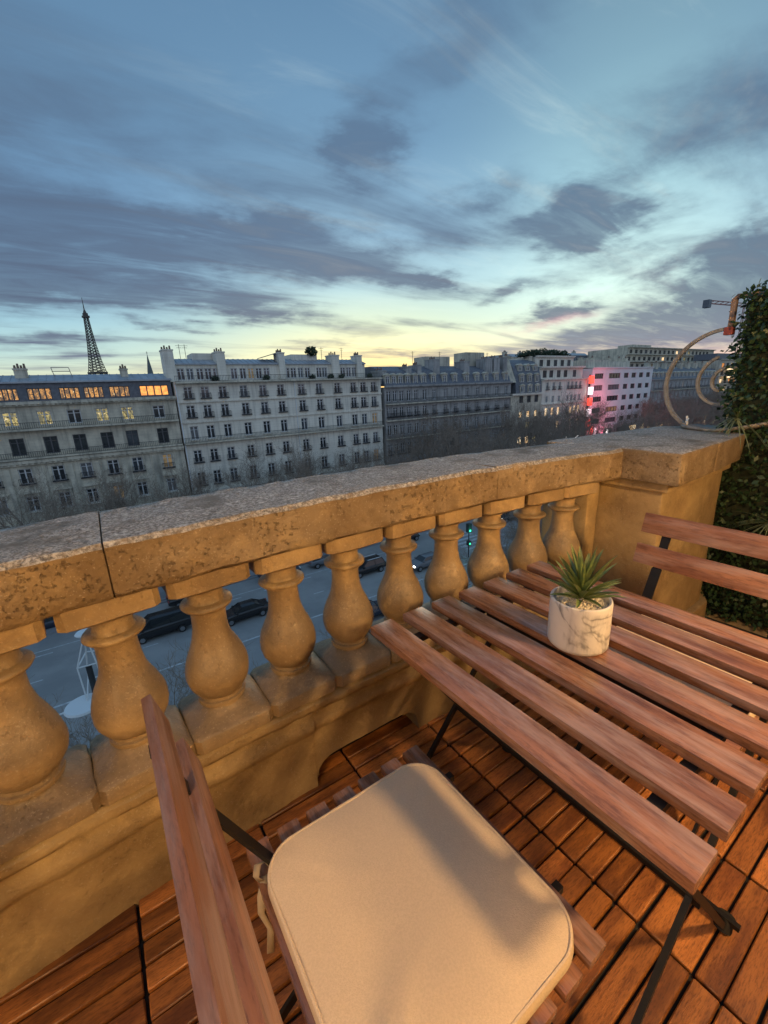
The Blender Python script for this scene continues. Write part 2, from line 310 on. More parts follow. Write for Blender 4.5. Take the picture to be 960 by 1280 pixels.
# ------------------------------------------------------------------ mesh helpers
class MB:
    def __init__(s): s.v = []; s.f = []
    def add(s, vs, fs):
        b = len(s.v); s.v += [tuple(v) for v in vs]; s.f += [tuple(i+b for i in f) for f in fs]; return s
    def box(s, x0, y0, z0, x1, y1, z1):
        if x0 > x1: x0, x1 = x1, x0
        if y0 > y1: y0, y1 = y1, y0
        if z0 > z1: z0, z1 = z1, z0
        return s.add([(x0, y0, z0), (x1, y0, z0), (x1, y1, z0), (x0, y1, z0), (x0, y0, z1), (x1, y0, z1), (x1, y1, z1), (x0, y1, z1)],
                     [(0, 3, 2, 1), (4, 5, 6, 7), (0, 1, 5, 4), (1, 2, 6, 5), (2, 3, 7, 6), (3, 0, 4, 7)])
    def bar(s, a, b, w, h=None, up=(0, 0, 1)):
        a = Vector(a); b = Vector(b); h = h or w; d = (b-a).normalized(); u = Vector(up)
        if abs(d.dot(u)) > .98: u = Vector((1, 0, 0))
        sd = d.cross(u).normalized()*w/2; uu = sd.cross(d).normalized()*h/2
        vs = [p+i*sd+j*uu for p in (a, b) for i, j in ((-1, -1), (1, -1), (1, 1), (-1, 1))]
        return s.add(vs, [(0, 1, 2, 3), (7, 6, 5, 4), (0, 4, 5, 1), (1, 5, 6, 2), (2, 6, 7, 3), (3, 7, 4, 0)])
    def tube(s, pts, rad, n=8, cap=True):
        pts = [Vector(p) for p in pts]; rs = rad if isinstance(rad, (list, tuple)) else [rad]*len(pts)
        vs = []; u = None
        for i, p in enumerate(pts):
            d = (pts[min(i+1, len(pts)-1)]-pts[max(i-1, 0)]).normalized()
            if u is None: u = d.orthogonal().normalized()
            u = (u-d*u.dot(d)).normalized(); v = d.cross(u)
            for k in range(n):
                a = 2*math.pi*k/n; vs.append(p+(u*math.cos(a)+v*math.sin(a))*rs[i])
        fs = [(i*n+k, i*n+(k+1) % n, (i+1)*n+(k+1) % n, (i+1)*n+k) for i in range(len(pts)-1) for k in range(n)]
        if cap: fs += [tuple(range(n-1, -1, -1)), tuple(range((len(pts)-1)*n, len(pts)*n))]
        return s.add(vs, fs)
    def lathe(s, prof, n=28, c=(0, 0), sq=None):
        vs = []
        for i, (z, r) in enumerate(prof):
            q = sq[i] if sq else 0
            for k in range(n):
                a = 2*math.pi*(k+.5)/n; x, y = math.cos(a), math.sin(a)
                m_ = max(abs(x), abs(y)); f = (1-q)+q/m_
                vs.append((c[0]+x*r*f, c[1]+y*r*f, z))
        fs = [(i*n+k, i*n+(k+1) % n, (i+1)*n+(k+1) % n, (i+1)*n+k) for i in range(len(prof)-1) for k in range(n)]
        fs += [tuple(range(n-1, -1, -1)), tuple(range((len(prof)-1)*n, len(prof)*n))]
        return s.add(vs, fs)
    def prism(s, poly, z0, z1):
        n = len(poly); vs = [(x, y, z0) for x, y in poly]+[(x, y, z1) for x, y in poly]
        return s.add(vs, [tuple(range(n-1, -1, -1)), tuple(range(n, 2*n))]+[(i, (i+1) % n, n+(i+1) % n, n+i) for i in range(n)])
    def mesh(s, name, mt, smooth=False, bevel=0, seg=2):
        me = bpy.data.meshes.new(name); me.from_pydata(s.v, [], s.f); me.update()
        if bevel or smooth:
            bm = bmesh.new(); bm.from_mesh(me); bmesh.ops.remove_doubles(bm, verts=bm.verts, dist=1e-5); bmesh.ops.recalc_face_normals(bm, faces=bm.faces)
            if bevel: bmesh.ops.bevel(bm, geom=[e for e in bm.edges if len(e.link_faces) == 2 and e.calc_face_angle(0) > .5], offset=bevel, segments=seg, affect='EDGES', profile=.6)
            bm.to_mesh(me); bm.free()
        if smooth or bevel:
            for p in me.polygons: p.use_smooth = True
            try: me.set_sharp_from_angle(angle=R(42))
            except Exception: pass
        if mt: me.materials.append(mt)
        return me
def link(name, me, parent=None, loc=(0, 0, 0), rot=(0, 0, 0), label=None):
    o = bpy.data.objects.new(name, me); COL.objects.link(o); o.location = loc; o.rotation_euler = rot
    if parent: o.parent = parent
    if label: o['label'] = label
    return o
def build(mb, name, mt, parent=None, smooth=False, bevel=0, loc=(0, 0, 0), rot=(0, 0, 0), label=None, seg=2):
    return link(name, mb.mesh(name, mt, smooth, bevel, seg), parent, loc, rot, label)
def tag(o, label, cat, group=None):
    o['label'] = label; o['category'] = cat
    if group: o['group'] = group
    return o
def thing(name, label, cat, loc=(0, 0, 0), rz=0, group=None):
    o = bpy.data.objects.new(name, None); COL.objects.link(o); o.location = loc; o.rotation_euler = (0, 0, rz); o.empty_display_size = .1
    return tag(o, label, cat, group)
def structure(o): o['kind'] = 'structure'; return o
def stuff(o): o['kind'] = 'stuff'; return o
def copy_tree(o, parent=None):
    c = o.copy(); COL.objects.link(c)
    if parent: c.parent = parent; c.matrix_parent_inverse = o.matrix_parent_inverse.copy()
    for ch in list(o.children): copy_tree(ch, c)
    return c

# ================================================================== GROUND AND STREET
G = -19.0
structure(build(MB().box(-15000, -15000, G-1.2, 15000, 15000, G-.16), 'ground', M['ground']))
road = structure(build(MB().box(-260, 16.4, G-.15, 420, 46.3, G), 'road', M['asphalt']))
for nm, y0, y1 in (('pavement_near', -1.0, 16.1), ('pavement_far', 46.6, 70.0)):
    structure(build(MB().box(-260, y0, G-.15, 420, y1, G+.13), nm, M['paving']))
for y0, y1 in ((16.1, 16.4), (46.3, 46.6)):
    structure(build(MB().box(-260, y0, G-.15, 420, y1, G+.15), 'kerb', M['kerb']))
mk = MB()
z = G+.004
def flat(mb, x0, y0, x1, y1): mb.add([(x0, y0, z), (x1, y0, z), (x1, y1, z), (x0, y1, z)], [(0, 1, 2, 3)])
flat(mk, -200, 33.75, 35, 33.95); flat(mk, 47, 33.75, 300, 33.95)
flat(mk, -200, 43.2, 33, 43.32)
for k in range(-40, 60):
    x = k*4.0
    if 33 < x < 47: continue
    flat(mk, x, 42.35, x+1.6, 42.5)
    flat(mk, x*1.0, 38.2, x+1.2, 38.32) if k % 2 == 0 else None
    flat(mk, x, 28.4, x+1.2, 28.52) if k % 2 == 0 else None
    flat(mk, x, 22.4, x+1.2, 22.52) if k % 2 == 0 else None
structure(build(mk, 'lane_lines', M['paint']))
cw = MB()
for k in range(28):
    y = 17.2+k*1.04
    if 33.0 < y < 34.3: continue
    flat(cw, 37.4, y, 42.4, y+.52)
structure(build(cw, 'crosswalk_stripes', M['paint']))
structure(build(MB().box(-260, 46.6, G+.131, 420, 46.9, G+.30), 'bench_kerb', M['kerb']))

# ================================================================== BUILDINGS
_cache = {}
def win_mesh(w_, h, fm, style):
    k = ('w', round(w_, 2), round(h, 2), fm.name, style)
    if k not in _cache:
        b = MB(); t = .11
        b.box(-w_/2, 0, 0, -w_/2+t, .08, h).box(w_/2-t, 0, 0, w_/2, .08, h).box(-w_/2+t, 0, h-t, w_/2-t, .08, h).box(-w_/2+t, 0, 0, w_/2-t, .08, t)
        n = {'casement': 1, 'wide': 3, 'strip': 2}[style]
        for i in range(n):
            x = -w_/2+w_*(i+1)/(n+1); b.box(x-.075, -.01, t, x+.075, .07, h-t)
        if style == 'casement': b.box(-w_/2+t, -.005, h*.72, -.05, .06, h*.72+.07).box(.05, -.005, h*.72, w_/2-t, .06, h*.72+.07)
        _cache[k] = b.mesh('window', fm)
    return _cache[k]
def pane_mesh(w_, h, m):
    k = ('p', round(w_, 2), round(h, 2), m.name)
    if k not in _cache:
        b = MB().box(-w_/2+.02, .085, .02, w_/2-.02, .115, h-.02); _cache[k] = b.mesh('pane', m)
    return _cache[k]
def rail_mesh(w_, h=.75):
    k = ('r', round(w_, 2), h)
    if k not in _cache:
        b = MB().box(-w_/2, -.28, h-.06, w_/2, -.23, h).box(-w_/2, -.28, .05, w_/2, -.23, .1)
        n = max(4, int(w_/.16))
        for i in range(n+1):
            x = -w_/2+w_*i/n; b.box(x-.018, -.265, .1, x+.018, -.245, h-.06)
        b.box(-w_/2, -.25, h-.06, -w_/2+.04, 0, h).box(w_/2-.04, -.25, h-.06, w_/2, 0, h)
        b.box(-w_/2-.05, -.3, -.1, w_/2+.05, 0, .03)
        _cache[k] = b.mesh('window_railing', M['dark_metal'])
    return _cache[k]
def ped_mesh():
    if 'ped' not in _cache:
        b = MB().box(-1.0, -.3, 0, 1.0, 0, .16)
        b.add([(-.95, -.24, .16), (.95, -.24, .16), (0, -.24, .6), (-.95, 0, .16), (.95, 0, .16), (0, 0, .6)], [(0, 1, 2), (3, 5, 4), (0, 2, 5, 3), (1, 4, 5, 2), (0, 3, 4, 1)])
        b.box(-.85, -.22, -.45, -.65, 0, 0).box(.65, -.22, -.45, .85, 0, 0)
        _cache['ped'] = b.mesh('pediment', M['lime_grey'])
    return _cache['ped']
def sill_mesh(w_):
    k = ('s', round(w_, 2))
    if k not in _cache: _cache[k] = MB().box(-w_/2-.15, -.18, -.14, w_/2+.15, 0, -.005).mesh('sill', M['lime_white'])
    return _cache[k]
def wall_mesh(x0, x1, z0, z1, depth, ops, rev=.38):
    """front at y=0 with real openings; ops are (xa, xb, za, zb)"""
    b = MB()
    ops = [o for o in ops if o[0] > x0 and o[1] < x1 and o[2] >= z0 and o[3] <= z1]
    zs = sorted({z0, z1, *[o[2] for o in ops], *[o[3] for o in ops]})
    for za, zb in zip(zs, zs[1:]):
        act = sorted([(o[0], o[1]) for o in ops if o[2] < zb-1e-6 and o[3] > za+1e-6])
        cur = x0
        for a, c in act+[(x1, x1)]:
            if a > cur: b.add([(cur, 0, za), (a, 0, za), (a, 0, zb), (cur, 0, zb)], [(0, 1, 2, 3)])
            cur = max(cur, c)
    for a, c, za, zb in ops:
        b.add([(a, 0, za), (c, 0, za), (c, 0, zb), (a, 0, zb), (a, rev, za), (c, rev, za), (c, rev, zb), (a, rev, zb)], [(0, 4, 5, 1), (1, 5, 6, 2), (2, 6, 7, 3), (3, 7, 4, 0)])
    b.add([(x0, 0, z0), (x0, depth, z0), (x0, depth, z1), (x0, 0, z1), (x1, 0, z0), (x1, depth, z0), (x1, depth, z1), (x1, 0, z1)],
          [(0, 3, 2, 1), (4, 5, 6, 7), (2, 3, 7, 6), (1, 2, 6, 5)])
    b.add([(x0+.02, rev+.05, z0), (x1-.02, rev+.05, z0), (x1-.02, rev+.05, z1-.02), (x0+.02, rev+.05, z1-.02)], [(0, 1, 2, 3)])
    return b
def fill_windows(p, rows, y0, fm, rev=.38):
    for r in rows:
        z0, z1, wd, xs = r['z0'], r['z1'], r['w'], r['xs']
        for i, x in enumerate(xs):
            ww = r['ws'][i] if 'ws' in r else wd
            h = z1-z0
            wo = link('window', win_mesh(ww, h, r.get('fm', fm), r.get('style', 'casement')), p, (x, y0+rev-.2, z0))
            lit = r.get('lit', {}).get(i)
            hsh = (int(abs(x)*37+abs(z0)*91+i*53) % 17)
            pm_ = M[lit] if lit else M['curtain'] if hsh in (2, 9) else M['glass_blue'] if hsh in (4, 7, 12) else M['lit_dim'] if hsh == 14 and p.get('category') == 'building' else M['glass']
            link('pane', pane_mesh(ww, h, pm_), wo)
            if r.get('rail'): link('window_railing', rail_mesh(ww+.3, r.get('rh', .75)), p, (x, y0-.002, z0+.02))
            if r.get('ped'): link('pediment', ped_mesh(), p, (x, y0-.002, z1+.42))
            if r.get('sill'): link('sill', sill_mesh(ww), p, (x, y0-.002, z0))
def opens(rows): return [(x-(r['ws'][i] if 'ws' in r else r['w'])/2, x+(r['ws'][i] if 'ws' in r else r['w'])/2, r['z0'], r['z1']) for r in rows for i, x in enumerate(r['xs'])]
def band(p, x0, x1, y0, z, h, out, m, name='cornice', dent=False):
    b = MB().box(x0-.02, y0-out, z, x1+.02, y0-.003, z+h).box(x0-.02, y0-out*.6, z-h*.6, x1+.02, y0-.003, z-.002)
    if dent:
        n = int((x1-x0)/.6)
        for i in range(n): b.box(x0+.2+i*.6, y0-out*.9, z-h*.45, x0+.45+i*.6, y0-out*.6-.002, z-.004)
    return build(b, name, m, p)
def balcony(p, x0, x1, y0, z, out=.75, h=.85):
    s_ = build(MB().box(x0, y0-out, z-.22, x1, y0-.004, z), 'balcony', M['lime_grey'], p)
    b = MB().box(x0, y0-out+.03, z+h-.05, x1, y0-out+.08, z+h).box(x0, y0-out+.04, z+.06, x1, y0-out+.07, z+.1)
    n = int((x1-x0)/.22)
    for i in range(n+1):
        x = x0+.03+(x1-x0-.06)*i/n; b.box(x-.02, y0-out+.04, z+.1, x+.02, y0-out+.07, z+h-.05)
    build(b, 'balcony_railing', M['dark_metal'], s_)
def chimney(p, x, y, w_, z0, z1, m, d=1.2, pots=3):
    c = build(MB().box(x-w_/2, y-d/2, z0, x+w_/2, y+d/2, z1).box(x-w_/2-.08, y-d/2-.08, z1, x+w_/2+.08, y+d/2+.08, z1+.18), 'chimney', m, p)
    pb = MB()
    for i in range(pots):
        px = x-w_/2+w_*(i+.5)/pots; pb.tube([(px, y, z1+.18), (px, y, z1+.6+.2*(i % 2))], [.15, .11], 8)
    build(pb, 'chimney_pots', M['terracotta'], c)
def roof_slab(p, x0, x1, prof, m, name='roof', seams=0):
    """prof: list of (y, z) from the front eave to the back"""
    b = MB(); n = len(prof); zb = min(q[1] for q in prof)
    full = prof+[(prof[-1][0], zb-.01), (prof[0][0], zb-.01)] if prof[0][1] > zb or True else prof
    full = prof+[(prof[-1][0], prof[0][1])]
    k = len(full)
    b.add([(x0, y, z_) for y, z_ in full]+[(x1, y, z_) for y, z_ in full], [tuple(range(k)), tuple(range(2*k-1, k-1, -1))]+[(i, k+i, k+(i+1) % k, (i+1) % k) for i in range(k)])
    if seams:
        nn = int((x1-x0)/seams)
        for i in range(nn+1):
            x = x0+.1+(x1-x0-.2)*i/nn
            for (ya, za), (yb, zb_) in zip(prof, prof[1:]):
                if abs(zb_-za)+abs(yb-ya) > .4: b.bar((x, ya, za+.03), (x, yb, zb_+.03), .05, .06)
    return build(b, name, m, p)
def dormer_mesh(wd, h, d=1.6):
    k = ('d', wd, h)
    if k not in _cache:
        b = MB().box(-wd/2, 0, 0, -wd/2+.14, d, h).box(wd/2-.14, 0, 0, wd/2, d, h).box(-wd/2+.14, 0, h-.14, wd/2-.14, d, h).box(-wd/2-.1, -.12, h, wd/2+.1, d, h+.12)
        b.add([(-wd/2-.1, -.1, h+.12), (wd/2+.1, -.1, h+.12), (0, -.1, h+.45), (-wd/2-.1, d, h+.12), (wd/2+.1, d, h+.12), (0, d, h+.45)], [(0, 1, 2), (3, 5, 4), (0, 2, 5, 3), (1, 4, 5, 2)])
        _cache[k] = b.mesh('dormer', M['lime_grey'])
    return _cache[k]
def dormer(p, x, y, z_, wd, h, lit=None):
    d = link('dormer', dormer_mesh(wd, h), p, (x, y, z_))
    link('dormer_window', win_mesh(wd-.3, h-.16, M['frame_white'], 'casement'), d, (0, .08, .01))
    link('dormer_pane', pane_mesh(wd-.3, h-.16, M[lit] if lit else M['glass']), d, (0, .08, .01))
def antenna(p, x, y, z_, h=1.8):
    b = MB().bar((x, y, z_), (x, y, z_+h), .06); b.bar((x-.5, y, z_+h-.2), (x+.5, y, z_+h-.2), .04).bar((x-.35, y, z_+h-.5), (x+.35, y, z_+h-.5), .04)
    build(b, 'antenna', M['dark_metal'], p)

F = 70.0
# ---- building 1: far left, lit attic
p = thing('apartment_building', 'grey stone block at far left with a row of orange lit attic windows', 'building', (0, F, 0))
xs = [-14.6, -11.4, -8.2, -4.8, -1.7, 1.4, 4.4, 8.3]
rows = [dict(z0=-1.15, z1=.6, w=1.5, xs=xs, style='casement', lit={2: 'lit_yellow', 3: 'lit_yellow', 5: 'lit_yellow', 6: 'lit_yellow'}),
        dict(z0=-4.75, z1=-2.6, w=1.45, xs=xs, fm=M['frame_dark']),
        dict(z0=-8.4, z1=-6.4, w=1.35, xs=xs, rail=1, sill=1),
        dict(z0=-12.0, z1=-10.0, w=1.3, xs=xs, ped=1, sill=1),
        dict(z0=-18.4, z1=-15.0, w=2.0, xs=xs, style='wide', fm=M['frame_dark'])]
build(wall_mesh(-16.5, 10.7, G+.1, 1.5, 13, opens(rows)), 'wall', M['lime_grey'], p)
fill_windows(p, rows, 0, M['frame_white'])
band(p, -16.5, 10.7, 0, 1.45, .35, .6, M['lime_grey'], dent=True)
band(p, -16.5, 10.7, 0, -5.75, .4, .45, M['lime_grey'], dent=True)
band(p, -16.5, 10.7, 0, -13.6, .35, .4, M['lime_grey'])
balcony(p, -16.4, 10.6, 0, -1.5, .85, .8); balcony(p, -16.4, 10.6, 0, -5.05, .6, .75)
pl = MB()
for x in xs:
    for dx in (-1.75,):
        if x+dx > -16: pl.box(x+dx-.28, -.14, -13.2, x+dx+.28, -.003, -6.3)
build(pl, 'pilasters', M['lime_grey'], p)
att = [dict(z0=1.95, z1=3.4, w=2.2, xs=[-14.4, -11.2, -7.9, -4.8, -1.65, 1.0, 4.0, 8.3], ws=[2.3, 2.3, 2.0, 2.5, 2.2, 2.2, 2.4, 3.7], style='wide', fm=M['frame_dark'], lit={i: ('lit_orange' if i == 7 else 'lit_room_dim') for i in range(8)})]
ap = build(wall_mesh(-16.4, 10.6, 1.8, 4.0, 9, opens(att), .3), 'attic_wall', M['slate'], p, loc=(0, .9, 0))
fill_windows(p, att, .9, M['frame_dark'], .3)
roof_slab(p, -16.5, 10.7, [(.55, 4.0), (.55, 4.2), (4.5, 5.15), (10, 5.2)], M['zinc'], seams=.9)
chimney(p, -6.3, 3.2, 1.3, 4.5, 5.7, M['lime_grey'], pots=4); chimney(p, 5.1, 3.2, .9, 4.5, 5.6, M['lime_grey'], pots=3)
rr = MB()
for a, b_ in (((-2.9, 3, 4.8), (-3.1, 3, 6.0)), ((-1.0, 3, 4.8), (-1.2, 3, 6.0)), ((-3.1, 3, 6.0), (-1.2, 3, 6.0)), ((-3.1, 3, 5.5), (-1.1, 3, 5.5))): rr.bar(a, b_, .08)
build(rr, 'roof_guard_rail', M['scroll'], p)

# ---- building 2: pale Haussmann block
p = thing('apartment_building', 'long pale limestone block in the centre left with twelve columns of small balconied windows', 'building', (0, F, 0))
xs = [12.6, 15.0, 17.6, 20.8, 23.9, 26.9, 30.6, 33.9, 37.5, 40.8, 42.9, 45.2]
W1 = dict(w=1.2, xs=xs, sill=1)
rows = [dict(z0=1.3, z1=3.0, rail=1, **W1), dict(z0=-1.45, z1=.35, rail=1, **W1), dict(z0=-4.7, z1=-2.7, **W1), dict(z0=-8.2, z1=-6.3, rail=1, lit={2: 'lit_white'} if False else {}, **W1),
        dict(z0=-11.8, z1=-9.7, rail=1, **W1), dict(z0=-18.2, z1=-14.8, w=1.7, xs=xs, style='strip', fm=M['frame_dark'])]
build(wall_mesh(10.9, 46.8, G+.1, 3.7, 13, opens(rows)), 'wall', M['lime_white'], p)
fill_windows(p, rows, 0, M['frame_white'])
band(p, 10.9, 46.8, 0, .75, .16, .25, M['lime_white']); band(p, 10.9, 46.8, 0, -2.2, .14, .2, M['lime_white']); band(p, 10.9, 46.8, 0, -12.9, .3, .35, M['lime_white'])
balcony(p, 10.95, 46.75, 0, -5.1, .7, .8); balcony(p, 10.95, 46.75, 0, 3.7, .8, .85)
build(MB().bar((11.0, -.1, -13), (11.0, -.1, 3.4), .14).bar((29.3, -.1, -13), (29.3, -.1, 3.4), .1), 'drainpipe', M['white_metal'], p)
att = [dict(z0=4.0, z1=5.7, w=1.05, xs=[12.3, 13.6, 15.0, 16.2, 17.4, 20.1, 21.5, 22.8, 24.1, 25.4, 28.9, 30.1, 31.4, 32.7, 34.9, 36.0, 39.7, 40.9, 42.1], lit={})]
build(wall_mesh(11.2, 44.4, 3.71, 6.2, 9, opens(att), .3), 'attic_wall', M['lime_white'], p, loc=(0, 1.6, 0))
fill_windows(p, att, 1.6, M['frame_white'], .3)
roof_slab(p, 11.1, 44.5, [(1.3, 6.2), (1.3, 6.35), (4.0, 7.2), (10, 7.3)], M['zinc'], seams=.8)
for x, w_, h in ((10.9, 1.4, 8.1), (18.2, 1.3, 7.9), (28.0, 1.0, 7.9), (38.0, 1.5, 7.6), (43.0, 1.0, 7.6)): chimney(p, x, 2.2, w_, 3.8, h, M['lime_white'], 2.4, 4)
build(MB().box(14.6, 3.5, 6.9, 18.4, 7.5, 8.0).box(30.7, 3.5, 6.9, 35.6, 8, 8.0), 'roof_hut', M['lime_white'], p)
build(MB().add([(24.9, 2, 7.35), (27.6, 2, 8.1), (27.6, 4, 8.1), (24.9, 4, 7.35), (24.9, 2, 7.25), (27.6, 2, 8.0), (27.6, 4, 8.0), (24.9, 4, 7.25)], [(0, 1, 2, 3), (7, 6, 5, 4), (0, 4, 5, 1), (1, 5, 6, 2), (2, 6, 7, 3), (3, 7, 4, 0)]), 'skylight', M['slate'], p)
for x in (14.0, 13.2, 37.3, 41.5): antenna(p, x, 5, 7.2, 2.2)
def bush_mesh(r, n, seed, size=.3):
    rnd = random.Random(seed); b = MB()
    for i in range(n):
        v = Vector((rnd.gauss(0, 1), rnd.gauss(0, 1), rnd.gauss(0, 1))).normalized()*r*rnd.uniform(.5, 1.08)
        v.z = v.z*.8+r*.6; u = Vector((rnd.gauss(0, 1), rnd.gauss(0, 1), rnd.gauss(0, 1))).normalized(); q = u.orthogonal().normalized()
        b.add([v-u*size, v+q*size*.6, v+u*size, v-q*size*.6], [(0, 1, 2, 3)])
    return b.mesh('foliage', M['shrub'])
link('roof_shrub', bush_mesh(1.0, 300, 3), p, (34.6, 3.5, 7.9)); 
for i, x in enumerate((16.9, 25.0, 33.2, 36.8, 38.9, 45.0)): link('balcony_shrub', bush_mesh(.55, 120, 10+i, .2), p, (x, .9, 3.75))

# ---- building 3: dark block behind trees
p = thing('apartment_building', 'dark sooty block with slate mansard and white dormers, just right of the pale block', 'building', (0, F, 0))
xs = [48.6, 50.1, 51.7, 53.5, 55.4, 57.6, 60.2, 63.3, 66.2, 69.7, 72.9, 75.8, 79.2, 82.4]
r_ = lambda a, b_, **k: dict(z0=a, z1=b_, w=1.05, xs=xs, **k)
rows = [r_(-.85, 1.25), r_(-3.8, -1.9, rail=1), r_(-7.4, -5.3), r_(-11.2, -9.0, rail=1), dict(z0=-18.3, z1=-15, w=1.6, xs=xs[::2], style='strip', lit={0: 'lit_warm', 3: 'lit_warm', 5: 'lit_warm'})]
build(wall_mesh(47.6, 84.0, G+.1, 1.9, 13, opens(rows)), 'wall', M['lime_dark'], p)
fill_windows(p, rows, 0, M['frame_white'])
band(p, 47.6, 84, 0, 1.9, .3, .5, M['lime_dark'], dent=True); band(p, 47.6, 84, 0, -12.6, .3, .35, M['lime_dark'])
balcony(p, 47.7, 83.9, 0, -1.2, .7, .8); balcony(p, 47.7, 83.9, 0, -4.35, .7, .8); balcony(p, 47.7, 83.9, 0, -7.9, .6, .8)
roof_slab(p, 47.8, 83.9, [(.1, 2.21), (1.5, 4.9), (5.0, 6.0), (10, 6.1)], M['slate'])
for x in xs: dormer(p, x, .25, 2.35, 1.25, 1.7)
for x, w_, h in ((48.2, 1.6, 4.9), (54.5, 1.2, 5.6), (57.2, 1.0, 5.9), (61.8, 1.6, 7.0), (70.5, 1.6, 6.6), (77.5, 2.2, 7.2), (80.2, 2.0, 7.4), (83.0, 1.3, 7.5)): chimney(p, x, 2.6, w_, 2.5, h, M['lime_dark'], 3.0, 4)
build(MB().box(62, 5, 5.9, 69, 9, 8.0).box(74, 5, 5.9, 80, 9, 9.0), 'roof_hut', M['lime_grey'], p)
for x in (58.5, 66, 75, 81): antenna(p, x, 5, 6.0, 3.0)

# ---- building 4: curved slate mansard
p = thing('apartment_building', 'narrow block with tall rounded slate mansard, right of the dark block', 'building', (0, F, 0))
xs = [88.0, 90.9, 93.8]
rows = [dict(z0=-3.0, z1=-1.3, w=1.5, xs=xs, style='strip'), dict(z0=-6.6, z1=-5.0, w=1.1, xs=xs, lit={0: 'lit_warm', 1: 'lit_warm', 2: 'lit_warm'}), dict(z0=-9.6, z1=-7.7, w=1.6, xs=xs, lit={1: 'lit_yellow'}),
        dict(z0=-13.2, z1=-11.2, w=1.6, xs=xs, lit={0: 'lit_warm', 1: 'lit_warm', 2: 'lit_yellow'}), dict(z0=-18.3, z1=-15.2, w=2.0, xs=xs, style='strip', lit={0: 'lit_warm', 1: 'lit_warm'})]
build(wall_mesh(84.1, 95.7, G+.1, -.8, 13, opens(rows)), 'wall', M['lime_grey'], p)
fill_windows(p, rows, 0, M['frame_dark'])
band(p, 84.1, 95.7, 0, -1.05, .35, .5, M['lime_white'])
prof = [(-.05, -.69), (.15, 1.5), (.6, 3.6), (1.3, 5.4), (2.4, 6.6), (4.0, 7.3), (9.5, 7.5)]
roof_slab(p, 85.8, 95.6, prof, M['slate'])
sb = MB(); sb.add([(82.0, 1.5, 1.9), (85.79, 0, 1.9), (85.79, 9, 1.9), (82.0, 9, 1.9), (84.2, 2.4, 6.6), (85.79, 2.4, 7.3), (85.79, 9, 7.4), (84.2, 9, 6.8)], [(0, 1, 5, 4), (1, 2, 6, 5), (3, 0, 4, 7), (4, 5, 6, 7), (2, 3, 7, 6)])
build(sb, 'party_wall', M['lime_grey'], p)
for x in xs:
    for z0, y_, h in ((-.5, .05, 1.6), (1.9, .3, 1.7), (4.5, 1.0, 1.3)): dormer(p, x, y_-.25, z0, 1.5, h)
for x in (86.5, 95.2): chimney(p, x, 4, 1.0, 6.5, 8.0, M['lime_grey'])

# ---- building 5: pale terraced block with roof garden
p = thing('apartment_building', 'tall pale block with set back terraces and dark green garden on its roof', 'building', (0, F, 0))
xs = [98.0, 100.6, 103.2, 106.9, 108.6, 110.4, 112.3]
rows = [dict(z0=-.2, z1=1.6, w=1.0, xs=xs, rail=1), dict(z0=-3.4, z1=-1.8, w=1.0, xs=xs), dict(z0=-6.8, z1=-4.7, w=1.0, xs=xs, lit={0: 'lit_warm', 1: 'lit_warm', 2: 'lit_warm', 4: 'lit_warm', 5: 'lit_warm', 6: 'lit_warm'}),
        dict(z0=-10.4, z1=-8.2, w=1.0, xs=xs, lit={2: 'lit_warm', 4: 'lit_warm', 6: 'lit_warm', 0: 'lit_yellow'}), dict(z0=-13.6, z1=-12.0, w=1.0, xs=xs), dict(z0=-18.2, z1=-15, w=1.8, xs=xs[::2], style='strip', lit={1: 'sign_teal', 2: 'lit_white', 0: 'lit_warm'})]
build(wall_mesh(95.8, 115.6, G+.1, 2.2, 13, opens(rows)), 'wall', M['lime_white'], p)
fill_windows(p, rows, 0, M['frame_white'])
band(p, 95.8, 115.6, 0, 2.2, .25, .5, M['lime_white']); band(p, 95.8, 115.6, 0, -3.9, .2, .4, M['lime_white']); band(p, 95.8, 115.6, 0, -10.9, .2, .4, M['lime_white'])
r5 = [dict(z0=2.8, z1=4.6, w=1.6, xs=[98.5, 101.2, 104.4, 107.4, 111.5], style='strip', fm=M['frame_dark'])]
build(wall_mesh(96.2, 115.2, 2.46, 5.2, 11, opens(r5), .3), 'terrace_wall', M['lime_white'], p, loc=(0, 1.4, 0)); fill_windows(p, r5, 1.4, M['frame_dark'], .3)
band(p, 96.2, 115.2, 1.4, 5.2, .35, .8, M['lime_white'])
r6 = [dict(z0=5.7, z1=7.3, w=1.5, xs=[99, 102, 105, 108, 111], style='strip', fm=M['frame_dark'])]
build(wall_mesh(96.5, 113, 5.56, 8.0, 9, opens(r6), .3), 'terrace_wall', M['lime_white'], p, loc=(0, 3.0, 0)); fill_windows(p, r6, 3.0, M['frame_dark'], .3)
band(p, 96.5, 113, 3.0, 8.0, .3, .6, M['lime_white'])
stuff(build(MB(), 'roof_garden_backing', M['shrub'], p)) if False else None
gb = MB(); rnd = random.Random(5)
for i in range(2600):
    x = rnd.uniform(93.5, 112.5); zt = 8.4+1.9*min(1, (x-92)/5, (113-x)/3)*(.75+.35*noise.noise(Vector((x*.5, 0, 0)))); v = Vector((x, rnd.uniform(3.5, 7), rnd.uniform(8.2, max(8.4, zt))))
    u = Vector((rnd.gauss(0, 1), rnd.gauss(0, 1), rnd.gauss(0, 1))).normalized()*.28; q = u.orthogonal().normalized()*.2
    gb.add([v-u, v+q, v+u, v-q], [(0, 1, 2, 3)])
g_ = build(gb, 'roof_garden', M['shrub'], p); stuff(g_)
for x in (97, 114): chimney(p, x, 6, 1.2, 5, 8.6, M['lime_white'])

